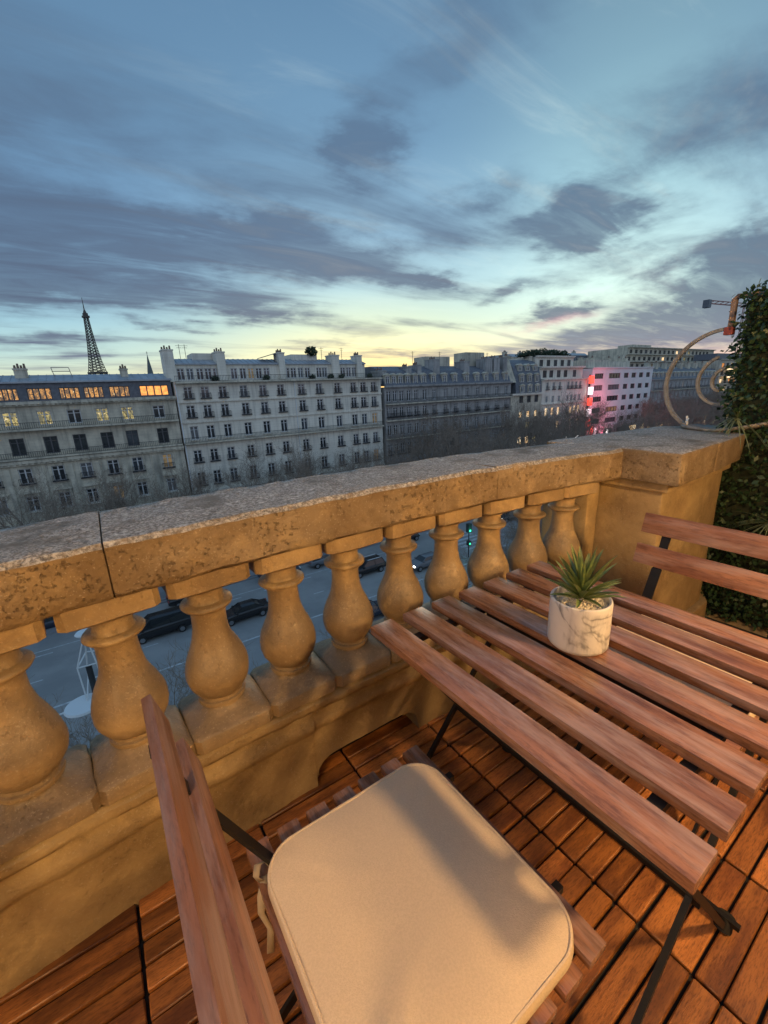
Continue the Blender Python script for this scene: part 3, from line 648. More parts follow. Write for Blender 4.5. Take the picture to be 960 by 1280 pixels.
# ---- vertical neon on the block corner
p = thing('neon_sign', 'tall vertical sign of stacked red and white glowing boxes beside the pink lit block', 'sign', (0, F, 0))
build(MB().box(116.0, -.6, -13.0, 116.15, -.2, 3.2), 'sign_bracket', M['dark_metal'], p)
for k in range(5):
    zc = 1.8-k*2.95
    c = build(MB().box(115.3, -1.2, zc-.95, 117.0, -.62, zc+.95).box(115.2, -1.1, zc+.96, 117.1, -.7, zc+1.1), 'glowing_box', M['sign_red'] if k % 2 == 0 else M['sign_white'], p, bevel=.05)
def swoosh(s, x0, z0):
    pts = [(0, .30), (.12, .12), (.30, .08), (.55, .18), (1.0, .52), (.55, .30), (.34, .24), (.22, .28), (.17, .38), (.20, .62), (.06, .48)]
    return [(x0+a*s, z0+b_*s) for a, b_ in pts]
sw = swoosh(6.0, 106.0, -16.0); n = len(sw)
p = thing('shop_sign', 'white glowing tick shaped sign above a shop front, left of the red neon', 'sign', (0, F, 0))
build(MB().add([(x, -.9, z_) for x, z_ in sw]+[(x, -.8, z_) for x, z_ in sw], [tuple(range(n)), tuple(range(2*n-1, n-1, -1))]+[(i, n+i, n+(i+1) % n, (i+1) % n) for i in range(n)]), 'tick_mark', M['lit_white'], p)
build(MB().box(105.6, -.7, -16.2, 112.6, -.4, -12.4), 'sign_board', M['slate'], p)
p = thing('neon_sign', 'slanted pink and red glowing banner at street level under the pink lit block', 'sign', (0, F, 0))
for a, b_, m_ in (((117.2, -1, -15.8), (118.6, -1, -11.0), 'sign_red'), ((118.8, -1, -15.8), (120.4, -1, -11.6), 'sign_white'), ((123.0, -1, -16), (124.4, -1, -11.6), 'sign_pink'), ((126.4, -1, -16), (126.6, -1, -12.6), 'lit_white')):
    build(MB().bar(a, b_, .9, .25, up=(0, 1, 0)), 'glowing_panel', M[m_], p)

# ---- building 6: modern white block tinted by neon
p = thing('office_building', 'modern white block with flat roof and dark window strips, washed pink by red neon', 'building', (0, F, 0))
rows = []
for zc in (2.8, -.4, -3.55, -6.7, -9.85):
    rows.append(dict(z0=zc-.75, z1=zc+.7, w=2, xs=[121.3, 129.5, 136.0, 140.4, 144.8, 149.2], ws=[4.4, 6.2, 2.6, 2.6, 2.5, 2.4], style='wide'))
rows.append(dict(z0=-17.8, z1=-12.4, w=4, xs=[121.5, 128.5, 136, 143.5, 149.6], ws=[4.5, 5.5, 5, 4.5, 3], style='wide', lit={3: 'lit_warm', 4: 'lit_warm'}))
build(wall_mesh(117.8, 152.0, G+.1, 4.9, 14, opens(rows)), 'wall', M['render_white'], p)
fill_windows(p, rows, 0, M['frame_dark'])
band(p, 117.8, 152, 0, 4.9, .25, .35, M['render_white']); band(p, 117.8, 152, 0, -11.6, .3, .4, M['render_white'])
build(MB().box(119, 3, 5.16, 131, 9, 7.4).box(133, 4, 5.16, 145, 10, 7.0), 'roof_storey', M['lime_grey'], p)
for x in (121, 127, 136, 142, 146): chimney(p, x, 6, .8, 7.0, 8.0, M['lime_grey'])
for i, (x, z_, e) in enumerate(((120, 1.5, 150), (121, -3.5, 210), (123, -8.5, 240), (124, -13.5, 260))):
    L = bpy.data.lights.new('neon_glow', 'POINT'); L.energy = e*2.2; L.color = (1, .16, .22); L.shadow_soft_size = 2.0
    o = bpy.data.objects.new('neon_glow', L); COL.objects.link(o); o.location = (x, F-5.2, z_)

# ---- building 7: receding row to the right
p = thing('apartment_building', 'long dark row of grey blocks with slate roofs seen through the iron scroll', 'building', (0, F, 0))
xs = [154+3.0*i for i in range(17)]
rows = [dict(z0=a, z1=b_, w=1.3, xs=xs) for a, b_ in ((-1.9, .2), (-5.1, -3.1), (-8.4, -6.3), (-11.6, -9.6))]+[dict(z0=-17.6, z1=-13.2, w=2.2, xs=xs, style='strip', lit={i: 'lit_warm' for i in range(17) if i % 5 != 1})]
build(wall_mesh(152.3, 204.0, G+.1, 1.0, 13, opens(rows)), 'wall', M['lime_dark'], p)
fill_windows(p, rows, 0, M['frame_white'])
band(p, 152.3, 204, 0, .95, .3, .5, M['lime_dark']); balcony(p, 152.4, 203.9, 0, -2.3, .7, .8); balcony(p, 152.4, 203.9, 0, -8.8, .6, .8)
roof_slab(p, 152.3, 204, [(.1, 1.26), (1.4, 4.2), (5.0, 5.2), (10, 5.3)], M['slate'])
for x in xs: dormer(p, x, .3, 1.5, 1.3, 1.7)
for i in range(9): chimney(p, 154+i*6, 3, 1.5, 3, 6.4, M['lime_grey'])

# ---- building 8: terraced modern block behind and above
p = thing('apartment_building', 'terraced grey block with set back floors rising behind the iron scroll', 'building', (0, F, 0))
for k, (x0, y0_, z0, z1) in enumerate(((160, 14, G+.1, 7.6), (166, 16.5, 7.61, 10.4), (172, 19, 10.41, 13.2))):
    xs = [x0+2.4+i*3.8 for i in range(int((250-x0)/3.8)-1)]
    rows = [dict(z0=z1-2.1, z1=z1-.7, w=2.0, xs=xs, style='strip', fm=M['frame_dark'], lit={(3*k+4): 'lit_warm', (k+11): 'lit_yellow'})]
    build(wall_mesh(x0, 250, z0, z1, 20-k*2, opens(rows), .3), 'wall', M['lime_grey'], p, loc=(0, y0_, 0)); fill_windows(p, rows, y0_, M['frame_dark'], .3)
    band(p, x0, 250, y0_, z1, .25, .9, M['lime_grey'])
build(MB().box(185, 24, 13.46, 200, 30, 15.0), 'roof_storey', M['lime_grey'], p)
# ---- building 9: lit corner block
p = thing('apartment_building', 'corner block at far right with orange lit balconies, beside the hedge', 'building', (0, F, 0))
xs = [207.5+i*4.4 for i in range(9)]
rows = [dict(z0=a, z1=a+1.7, w=2.8, xs=xs, style='wide', lit=l) for a, l in ((4.6, {0: 'lit_orange', 2: 'lit_warm'}), (1.7, {3: 'lit_warm'}), (-1.3, {2: 'lit_orange', 3: 'lit_orange', 0: 'lit_warm'}), (-4.3, {1: 'lit_warm'}), (-7.3, {3: 'lit_orange'}), (-10.3, {2: 'sign_red', 3: 'sign_red'}))]+[dict(z0=-17, z1=-13, w=3, xs=xs, style='wide', lit={i: 'lit_warm' for i in (0, 1, 3, 4)})]
build(wall_mesh(204.3, 246, G+.1, 7.4, 13, opens(rows)), 'wall', M['lime_grey'], p); fill_windows(p, rows, 0, M['frame_dark'])
for a in (4.4, 1.5, -1.5, -4.5, -7.5): balcony(p, 204.4, 245.9, 0, a, 1.2, .85)
build(MB().box(205, -1.22, 3.75, 226, -1.25, 4.15).box(206, -1.22, .8, 224, -1.25, 1.2), 'light_strip', M['lit_warm'], p)
band(p, 204.3, 246, 0, 7.4, .3, .6, M['lime_grey'])
build(MB().box(206, 2, 7.7, 244, 10, 10.0), 'roof_storey', M['slate'], p)

# ---- rooftops further back
for i, (x0, x1, y0_, d, zt, lb, m_) in enumerate(((49, 60, 96, 14, 4.5, 'grey rooftop beyond the gap between the pale and dark blocks', 'lime_grey'), (120, 148, 100, 20, 10.4, 'distant grey rooftop rising behind the flat roofed pink lit block', 'lime_grey'),
                                    (150, 172, 105, 20, 11.6, 'distant slate rooftop seen just left of the iron scroll top', 'slate'))):
    p = thing('distant_building', lb, 'building', (0, y0_, 0))
    xs = [x0+2+k*3 for k in range(int((x1-x0-2)/3))]; rows = [dict(z0=zt-2.6, z1=zt-1, w=1.3, xs=xs), dict(z0=zt-5.6, z1=zt-4, w=1.3, xs=xs)]
    build(wall_mesh(x0, x1, G+.1, zt, d, opens(rows)), 'wall', M[m_], p); fill_windows(p, rows, 0, M['frame_white'])
    roof_slab(p, x0-.2, x1+.2, [(-.2, zt+.01), (1.5, zt+1.0), (d-2, zt+1.0), (d, zt+.02)], M['zinc'])
    for k in range(4): chimney(p, x0+2+k*(x1-x0-4)/3, 5, 1.3, zt, zt+1.8, M['lime_grey'])

# ---- iron tower far away
TX, TY = 1659.4*math.cos(R(88.45)), 1659.4*math.sin(R(88.45))
p = thing('lattice_tower', 'tall tapering iron lattice tower rising above the left rooftops', 'tower', (TX, TY, G-6), R(20))
def hw(z_):
    pts = [(0, 62), (57, 34), (115, 19), (150, 13.2), (200, 8.6), (240, 6.2), (276, 4.6), (300, 2.2)]
    for (a, b_), (c, d) in zip(pts, pts[1:]):
        if z_ <= c: return b_+(d-b_)*(z_-a)/(c-a)
    return 2
for sx in (-1, 1):
    for sy in (-1, 1):
        b = MB(); zs = [0, 14, 28, 42, 57, 72, 87, 101, 115]
        for a, c in zip(zs, zs[1:]):
            la, lc = 13-a*.06, 13-c*.06
            ca = [(sx*(hw(a)-i*la), sy*(hw(a)-j*la), a) for i, j in ((0, 0), (1, 0), (1, 1), (0, 1))]; cc = [(sx*(hw(c)-i*lc), sy*(hw(c)-j*lc), c) for i, j in ((0, 0), (1, 0), (1, 1), (0, 1))]
            for k in range(4):
                b.bar(ca[k], cc[k], 1.5); b.bar(ca[k], cc[(k+1) % 4], .8); b.bar(ca[(k+1) % 4], cc[k], .8); b.bar(cc[k], cc[(k+1) % 4], .9)
        build(b, 'leg', M['tower'], p)
b = MB(); zs = [115+i*8.05 for i in range(21)]
for a, c in zip(zs, zs[1:]):
    for k in range(4):
        q = [(1, 1), (-1, 1), (-1, -1), (1, -1)]; (ax, ay), (bx_, by_) = q[k], q[(k+1) % 4]
        b.bar((ax*hw(a), ay*hw(a), a), (ax*hw(c), ay*hw(c), c), 1.6); b.bar((ax*hw(a), ay*hw(a), a), (bx_*hw(c), by_*hw(c), c), .9); b.bar((bx_*hw(a), by_*hw(a), a), (ax*hw(c), ay*hw(c), c), .9)
        b.bar((ax*hw(c), ay*hw(c), c), (bx_*hw(c), by_*hw(c), c), .9)
        if a < 180: b.bar((ax*hw(a)*.35, ay*hw(a), a), (ax*hw(c)*.35, ay*hw(c), c), 1.0)
build(b, 'lattice_shaft', M['tower'], p)
build(MB().box(-36, -36, 55, 36, 36, 60), 'lower_platform', M['tower'], p); build(MB().box(-21, -21, 113, 21, 21, 118), 'middle_platform', M['tower'], p)
build(MB().box(-8, -8, 274, 8, 8, 280).box(-5.5, -5.5, 280, 5.5, 5.5, 287).lathe([(287, 5), (292, 3.6), (297, 1.6)], 10), 'upper_platform', M['tower'], p)
build(MB().tube([(0, 0, 297), (0, 0, 312), (0, 0, 330)], [1.5, 1.0, .6], 6), 'antenna_mast', M['tower'], p)
# ---- church spire
a = R(83.4); p = thing('church_spire', 'slender dark church spire between the iron tower and the pale block', 'spire', (700*math.cos(a), 700*math.sin(a), G))
build(MB().lathe([(50, 4.5), (58, 3.6), (80, .35), (81, .1)], 8), 'spire_cone', M['lead'], p); build(MB().box(-5, -5, 0, 5, 5, 50), 'belfry', M['lime_grey'], p); build(MB().bar((0, 0, 80), (0, 0, 85), .5).bar((-1.2, 0, 83), (1.2, 0, 83), .4), 'cross', M['lead'], p)
# ---- crane
p = thing('tower_crane', 'far tower crane whose jib shows beside the top of the iron scroll', 'crane', (330, 105, G))
b = MB()
for i in range(14): 
    x0 = -30+i*5; b.bar((x0, 8-i*.7, 60.0), (x0+5, 8-(i+1)*.7, 60.0), .5).bar((x0, 8-i*.7, 61.6), (x0+5, 8-(i+1)*.7, 61.6), .4).bar((x0, 8-i*.7, 60), (x0+5, 8-(i+1)*.7, 61.6), .3)
build(b, 'jib', M['crane'], p); build(MB().box(-34, 6.5, 57.6, -30.5, 9.5, 61.6), 'counterweight', M['slate'], p)
b = MB()
for i in range(15):
    z0 = i*4.1
    for sx, sy in ((-1, -1), (1, -1), (1, 1), (-1, 1)): b.bar((sx, sy, z0), (sx, sy, z0+4.1), .3)
    b.bar((-1, -1, z0), (1, -1, z0+4.1), .2).bar((-1, 1, z0), (-1, -1, z0+4.1), .2)
build(b, 'crane_mast', M['crane'], p)

# ================================================================== TREES (bare planes)
def tree_meshes(seed, h):
    rnd = random.Random(seed); tr = MB(); cr = MB()
    def seg(mb, a, b_, r0, r1, n):
        d = (b_-a).normalized(); u = d.orthogonal().normalized(); v = d.cross(u); vs = []
        for p_, r in ((a, r0), (b_, r1)):
            for k in range(n): t_ = 6.2832*k/n; vs.append(p_+(u*math.cos(t_)+v*math.sin(t_))*r)
        mb.add(vs, [(k, (k+1) % n, n+(k+1) % n, n+k) for k in range(n)])
    def grow(p_, d, L, r, lev):
        n = 3; cur = p_; dd = d
        for i in range(n):
            nd = (dd+Vector((rnd.gauss(0, .16), rnd.gauss(0, .16), rnd.gauss(.03, .12)))).normalized(); q = cur+nd*L/n
            ra = r*(1-.5*i/n); rb = r*(1-.5*(i+1)/n); seg(tr if lev == 0 else cr, cur, q, ra, rb, 6 if lev < 2 else 3)
            if lev < 5 and i > 0 or (lev > 0 and lev < 5):
                for _ in range(2 if lev < 4 else 2):
                    if rnd.random() < .82:
                        ax = nd.orthogonal().normalized(); ax.rotate(Matrix.Rotation(rnd.uniform(0, 6.28), 3, nd)); c = (nd*math.cos(.75)+ax*math.sin(.75)+Vector((0, 0, .16))).normalized()
                        grow(q, c, L*rnd.uniform(.5, .72), max(rb*.6, .012), lev+1)
            cur = q; dd = nd
    top = Vector((0, 0, h*.28)); seg(tr, Vector((0, 0, 0)), Vector((0, 0, h*.14)), .24, .21, 8); seg(tr, Vector((0, 0, h*.14)), top, .21, .19, 8)
    for k in range(5):
        a_ = k*1.2566+rnd.uniform(-.3, .3); grow(top+Vector((0, 0, rnd.uniform(-.3, .5))), Vector((math.cos(a_)*.62, math.sin(a_)*.62, .85)).normalized(), h*.36, .15, 1)
    grow(top, Vector((0, 0, 1)), h*.42, .17, 1)
    return tr.mesh('trunk', M['bark']), cr.mesh('crown', M['twig'])
TM = [tree_meshes(s_, 13.0) for s_ in (1, 2, 3)]
def tree(x, y, k, s, rz, label, group):
    t = thing('plane_tree', label, 'tree', (x, y, G+.1), rz, group); t.scale = (s, s, s)
    link('trunk', TM[k][0], t); link('crown', TM[k][1], t)
rnd = random.Random(11)
ORD = ['first', 'second', 'third', 'fourth', 'fifth', 'sixth', 'seventh', 'eighth', 'ninth']
ZONES = [(10.9, 'grey block with lit attic'), (47, 'long pale block'), (84, 'dark sooty block'), (117, 'blocks left of the neon'), (152, 'pink lit block'), (400, 'row behind the scroll')]
i = 0
for y, g_, w_ in ((50.5, 'bare plane trees along the far kerb', 'kerbside'), (62.0, 'bare plane trees near the facades', 'facade side')):
    cnt = {}
    for k in range(24):
        x = -12+k*8.6+rnd.uniform(-1, 1)+(0 if y < 55 else 4)
        if 104 < x < 134 and y > 55: continue
        s = rnd.uniform(.88, 1.05) if x < 46 else rnd.uniform(1.12, 1.3)
        if y < 55: s *= .86
        zn = next(n_ for lim, n_ in ZONES if x < lim); cnt[zn] = cnt.get(zn, 0)+1
        tree(x, y, i % 3, s, rnd.uniform(0, 6.28), 'bare %s tree, %s from left before the %s' % (w_, ORD[cnt[zn]-1], zn), g_); i += 1
for x, y, s, lb in ((-3.6, 18.5, .66, 'bare low tree over the near lanes left of the white lamp discs'), (1.2, 17.6, .70, 'bare low tree seen between the second and third baluster from the left'), (10.5, 17.5, .62, 'bare low tree whose twigs show beside the fourth baluster bulb'),
                    (19, 17.8, .62, 'bare low tree behind the middle balusters'), (27, 21, .72, 'bare low tree behind the eighth baluster'), (34, 24, .8, 'bare dense tree behind the baluster second from the pier'), (41, 28, .85, 'bare dense tree behind the baluster nearest the pier'), (50, 27, .9, 'bare dense tree farthest along the near kerb')):
    tree(x, y, i % 3, s, rnd.uniform(0, 6.28), lb, 'bare trees below the balcony'); i += 1

# ================================================================== CARS
_wheel = {}
def car(x, y, heading, label, paint, kind='suv', lights=False, tail=False, cat='car'):
    L, Wd, H = {'suv': (4.6, .93, 1.68), 'sedan': (4.7, .90, 1.46), 'van': (5.1, .98, 1.95), 'hatch': (4.0, .87, 1.48)}[kind]
    p = thing('parked_car' if False else 'car', label, cat, (x, y, G+.001), 0 if heading > 0 else math.pi, 'cars on the avenue')
    hl = L/2
    if kind == 'sedan': prof = [(-hl, .45, .80), (-hl+.15, .38, .98), (-hl*.6, .3, 1.0), (0, .28, .98), (hl*.45, .28, .95), (hl*.85, .32, .82), (hl, .42, .68)]; gh = [(-hl*.72, 1.0), (-hl*.38, H), (hl*.12, H), (hl*.48, .95)]
    elif kind == 'van': prof = [(-hl, .45, 1.15), (-hl+.1, .36, 1.22), (0, .3, 1.15), (hl*.6, .3, 1.1), (hl*.9, .34, .95), (hl, .45, .75)]; gh = [(-hl*.97, 1.2), (-hl*.9, H), (hl*.3, H), (hl*.7, 1.1)]
    else: prof = [(-hl, .48, .95), (-hl+.12, .4, 1.08), (0, .34, 1.04), (hl*.5, .34, 1.02), (hl*.88, .38, .90), (hl, .48, .72)]; gh = [(-hl*.93, 1.06), (-hl*.78, H), (hl*.1, H), (hl*.46, 1.02)]
    b = MB(); n = 8; vs = []
    for (px, zl, zt) in prof:
        e = 1-.10*(abs(px)/hl)**4
        vs += [(px, sy*Wd*q*e, z_) for sy, q, z_ in ((-1, .88, zl), (-1, 1.0, zl+.18), (-1, .98, zt-.12), (-1, .86, zt), (1, .86, zt), (1, .98, zt-.12), (1, 1.0, zl+.18), (1, .88, zl))]
    m_ = len(prof); fs = [(i*n+k, i*n+(k+1) % n, (i+1)*n+(k+1) % n, (i+1)*n+k) for i in range(m_-1) for k in range(n)]+[tuple(range(n)), tuple(range(m_*n-1, (m_-1)*n-1, -1))]
    b.add(vs, fs)
    build(b, 'body', paint, p, smooth=True)
    (a0, z0), (a1, z1), (a2, z2), (a3, z3) = gh; wt = Wd*.70; wb = Wd*.87
    g = MB().add([(a0, -wb, z0-.05), (a1, -wt, z1-.07), (a2, -wt, z2-.07), (a3, -wb, z3-.05), (a0, wb, z0-.05), (a1, wt, z1-.07), (a2, wt, z2-.07), (a3, wb, z3-.05)],
                 [(0, 1, 2, 3), (7, 6, 5, 4), (0, 4, 5, 1), (1, 5, 6, 2), (2, 6, 7, 3)])
    build(g, 'windows', M['car_glass'], p)
    rf = MB().add([(a1-.06, -wt*.98, z1-.065), (a2+.05, -wt*.98, z2-.065), (a2+.05, wt*.98, z2-.065), (a1-.06, wt*.98, z1-.065), (a1+.1, -wt*.8, z1), (a2-.15, -wt*.8, z2), (a2-.15, wt*.8, z2), (a1+.1, wt*.8, z1)],
                  [(4, 5, 6, 7), (0, 1, 5, 4), (1, 2, 6, 5), (2, 3, 7, 6), (3, 0, 4, 7)])
    for sy in (-1, 1):
        for q0, q1 in (((a0, wb, z0-.04), (a1, wt, z1-.06)), ((a3, wb, z3-.04), (a2, wt, z2-.06)), (((a1+a2)/2, wb, z0-.04), ((a1+a2)/2+.02, wt, z1-.06))): rf.bar((q0[0], sy*(q0[1]+.005), q0[2]), (q1[0], sy*(q1[1]+.005), q1[2]), .06, .05)
    build(rf, 'roof', paint, p, smooth=True)
    if kind == 'suv':
        for sy in (-1, 1): build(MB().bar((a1+.15, sy*wt*.9, z1+.04), (a2-.1, sy*wt*.9, z2+.04), .05, .06), 'roof_rail', M['white_metal'], p)
    for wx in (-hl*.62, hl*.64):
        for sy in (-1, 1):
            if 't' not in _wheel:
                _wheel['t'] = MB().tube([(0, -.11, 0), (0, .11, 0)], .34, 18).mesh('wheel', M['tyre']); _wheel['r'] = MB().tube([(0, -.125, 0), (0, .125, 0)], .21, 10).mesh('rim', M['rim'])
            wo = link('wheel', _wheel['t'], p, (wx, sy*(Wd-.08), .34)); link('rim', _wheel['r'], wo)
    for sy in (-1, 1):
        build(MB().box(hl-.12, sy*Wd*.52, .66, hl+.005, sy*Wd*.86, .80), 'headlight', M['head'] if lights else M['white_metal'], p)
        build(MB().box(-hl-.01, sy*Wd*.55, .78, -hl+.1, sy*Wd*.88, .95), 'tail_light', M['tail'] if tail else M['rust_red'], p)
        build(MB().box(a3-.35, sy*wb, z3, a3-.2, sy*(wb+.2), z3+.13), 'wing_mirror', paint, p)
BK, GY, NV, WH = carpaint('black_car_paint', (.012, .012, .015)), carpaint('grey_car_paint', (.16, .17, .19)), carpaint('dark_blue_car_paint', (.02, .028, .05)), carpaint('silver_car_paint', (.4, .42, .44))
car(1.75, 39.9, -1, 'black people carrier in the far lanes, seen between second and third baluster from the left', BK, 'van')
car(5.3, 44.9, 1, 'black saloon parked at the far kerb behind the people carrier', BK, 'sedan')
car(8.7, 38.0, -1, 'low black saloon seen between the third and fourth baluster from the left', BK, 'sedan')
car(23.3, 39.4, -1, 'dark four by four with pale roof rails, seen right of the fifth baluster', BK, 'suv')
car(18.2, 30.6, 1, 'dark car with glowing red tail lamp on the near lanes by the table corner', NV, 'hatch', tail=True)
car(33.2, 45.0, 1, 'small dark car by the far kerb near the crossing', BK, 'hatch')
car(51.3, 42.3, -1, 'dark car with bright headlamps waiting beyond the crossing', BK, 'suv', lights=True)
car(-7.2, 47.7, -1, 'dark saloon pulled up on the far pavement edge at far left', NV, 'sedan')
car(20.5, 44.9, 1, 'grey hatchback parked at the far kerb beyond the four by four', GY, 'hatch')
car(41.5, 31.0, 1, 'dark hatchback on the near lanes just past the crossing', NV, 'hatch')
car(29.5, 36.4, -1, 'dark grey car with lit headlamps rolling in the middle lane before the crossing', GY, 'hatch', lights=True)
car(62, 38.0, -1, 'silver saloon approaching far beyond the crossing', WH, 'sedan', lights=True)
car(14.8, 44.9, 1, 'dark blue saloon parked at the far kerb between two others', NV, 'sedan')

# ---- street lamp just below
p = thing('street_lamp', 'dark lamp mast with two white discs and a white tube frame below the left balusters', 'lamp', (-1.42, 14.0, G+.1))
build(MB().tube([(0, 0, 0), (0, 0, .8), (0, 0, 12.8)], [.18, .12, .08], 12), 'mast', M['mast'], p)
zt = 13.85; zb_ = 11.9
build(MB().lathe([(zt-.05, .20), (zt, .24), (zt+.04, .2)], 20, c=(.1, .0)), 'top_disc', M['white_metal'], p)
build(MB().lathe([(zb_-.12, .44), (zb_-.06, .50), (zb_, .47)], 28, c=(-.28, -.45)), 'lamp_disc', M['white_metal'], p)
fr = MB(); rg = .022
T0 = Vector((.1, 0, zt)); q = [Vector((-.2, -.35, zb_)), Vector((.3, -.25, zb_)), Vector((.42, .3, zb_+.25)), Vector((-.12, .3, zb_+.3))]
mid = [Vector((-.25, -.15, zb_+1.0)), Vector((.22, -.2, zb_+1.0)), Vector((.5, .15, zb_+1.15)), Vector((0, .3, zb_+1.2))]
for k in range(4): fr.tube([T0, mid[k], q[k]], rg, 6).tube([mid[k], mid[(k+1) % 4]], rg, 6).tube([q[k], q[(k+1) % 4]], rg, 6)
build(fr, 'tube_frame', M['white_metal'], p)
build(MB().tube([(-.5, -.45, zb_-.06), (-1.3, -.5, zb_-.06), (-1.9, -.5, zb_-.1)], .03, 6), 'arm', M['white_metal'], p)
# ---- other street furniture
p = thing('traffic_light', 'dark traffic signal with two glowing green lamps at the crossing', 'traffic light', (35.6, 35.2, G))
build(MB().tube([(0, 0, 0), (0, 0, 3.3)], .07, 8), 'pole', M['mast'], p); build(MB().box(-.25, -.25, 3.3, .25, .25, 4.4).box(-.2, -.22, 1.6, .2, .2, 2.2), 'signal_head', M['mast'], p)
build(MB().box(-.12, -.27, 3.45, .08, -.255, 3.65), 'green_lamp', M['sign_green'], p); build(MB().box(-.12, -.235, 1.75, .08, -.225, 1.95), 'green_lamp', M['sign_green'], p)
for nm, e, zz in (('signal_glow', 25, 3.55),):
    L = bpy.data.lights.new(nm, 'POINT'); L.energy = e; L.color = (.1, 1, .6); L.shadow_soft_size = .1; o = bpy.data.objects.new(nm, L); COL.objects.link(o); o.location = (35.3, 34.6, G+zz)
for i, (x, y) in enumerate(((3.4, 47.6), (22, 47.6), (38, 47.8))):
    lb = ['dark bollard lamp on the far pavement above the parked saloon', 'dark bollard lamp on the far pavement behind the parked hatchback', 'dark bollard lamp on the far pavement at the crossing'][i]
    p = thing('bollard', lb, 'bollard', (x, y, G+.13)); build(MB().tube([(0, 0, 0), (0, 0, .9)], [.28, .2], 10), 'post', M['mast'], p); build(MB().lathe([(.9, .16), (1.0, .26), (1.25, .26), (1.35, .1)], 10), 'lamp_head', M['mast'], p)

# ================================================================== OWN BUILDING (behind and below the terrace)
p = thing('house_front', 'tan plastered house front behind the terrace with a wall lantern', 'building', (0, 0, 0))
build(MB().box(-6, -4, -.45, 4.2, 1.44, -.021), 'terrace_slab', M['stone_wall'], p)
build(MB().box(-30, -8, G+.1, 30, .9, -.46), 'lower_wall', M['lime_white'], p)
build(MB().box(-6, -1.2, -.02, -2.6, -.80, 3.4).box(-2.6, -1.2, 2.3, -1.6, -.80, 3.4).box(-1.6, -1.2, -.02, 5.2, -.80, 3.4), 'wall', M['plaster'], p)
build(MB().box(-2.6, -1.1, 0, -2.11, -1.04, 2.3).box(-2.1, -1.1, 0, -1.6, -1.04, 2.3), 'door', M['frame_white'], p)
def lantern(x, y, z_, e, label, soft=.05):
    l_ = thing('wall_lantern', label, 'lantern', (x, y, z_))
    b = MB().box(-.07, -.13, -.02, .07, -.08, .3).bar((0, -.1, .25), (0, .08, .25), .02)
    build(b, 'bracket', M['iron'], l_)
    c = MB()
    for sx in (-1, 1):
        for sy in (-1, 1): c.bar((sx*.07, .08+sy*.07, 0), (sx*.09, .08+sy*.09, .22), .01)
    c.box(-.1, -.02, .22, .1, .18, .235).box(-.02, .06, -.01, .02, .10, 0); build(c, 'cage', M['iron'], l_)
    build(MB().lathe([(-.05, .01), (-.035, .02), (-.02, .02), (-.012, .01)], 12, c=(0, .08)), 'bulb', emis('bulb_glow', (1, .6, .25), 6), l_)
    L = bpy.data.lights.new('lantern_light', 'POINT'); L.energy = e; L.color = (1, .60, .25); L.shadow_soft_size = soft
    o = bpy.data.objects.new('lantern_light', L); COL.objects.link(o); o.parent = l_; o.location = (0, .08, .115)
lantern(1.29, -.67, 1.48, 88, 'black wall lantern on the right of the house front', .08)
lantern(-1.45, -.67, 1.60, 92, 'black wall lantern on the left of the house front', .30)

# ================================================================== TERRACE FLOOR
fl = structure(build(MB().box(-3.0, -.80, -.02, 2.78, 1.3, -.006), 'terrace_floor', M['rubber']))
pk = MB().box(-.1735, -.0262, -.005, .1735, .0262, .012).mesh('plank', M['deck'], bevel=.003, seg=1)
far = MB()
tile, pit = .355, .0592
for ix in range(-9, 8):
    cx = .92-.1775+ix*tile+.0
    for iy in range(-24, 22):
        cy = 1.175-(iy+.5)*pit-.0
        if cy > 1.25 or cy < -.77 or cx < -2.9 or cx > 2.7: continue
        front = 1.125 if not .4 < cx < .93 else 1.2
        jx, jz = random.uniform(-.0015, .0015), random.uniform(-.001, .0012)
        if -.75 < cx < 2.0 and cy > -.12:
            link('plank', pk, fl, (cx, cy+(.0016 if (iy % 6) < 3 else -.0016), jz))
        else: far.box(cx-.1735, cy-.0262, -.005, cx+.1735, cy+.0262, .012)
stuff(build(far, 'outer_planks', M['deck'], fl))

# ================================================================== BALUSTRADE
def yin(x): return 1.075-.065*(x-.6)**2 if x > -.6 else 1.075-.065*1.44+(x+.6)*.16
bal = thing('stone_balustrade', 'weathered tan stone balustrade with bulbous balusters along the terrace edge', 'balustrade', (0, 0, 0))
def sweep(x0, x1, prof, mt, name, rough=.004, step=.02, parent=None, f=yin, seed=0, bev=True):
    """prof: (dy, z) closed loop, dy measured outward from the inner face line"""
    n = max(2, int((x1-x0)/step)); b = MB(); k = len(prof); vs = []
    for i in range(n+1):
        x = x0+(x1-x0)*i/n
        for dy, z_ in prof:
            v = Vector((x, f(x)+dy, z_))
            d = noise.noise(v*9+Vector((seed, 0, 0)))*rough+noise.noise(v*40)*rough*.5
            vs.append(v+Vector((0, d, d*.7)))
    b.add(vs, [(i*k+j, (i+1)*k+j, (i+1)*k+(j+1) % k, i*k+(j+1) % k) for i in range(n) for j in range(k)]+[tuple(range(k-1, -1, -1))[::-1], tuple(range(n*k, (n+1)*k))[::-1]])
    return build(b, name, mt, parent or bal, smooth=True)
def rectprof(y0, y1, z0, z1, c=.012, ny=8, nz=5):
    pts = []
    for i in range(nz+1): pts.append((y0, z0+c+(z1-z0-2*c)*i/nz))
    for i in range(ny+1): pts.append((y0+c+(y1-y0-2*c)*i/ny, z1))
    for i in range(nz+1): pts.append((y1, z1-c-(z1-z0-2*c)*i/nz))
    for i in range(ny+1): pts.append((y1-c-(y1-y0-2*c)*i/ny, z0))
    return pts
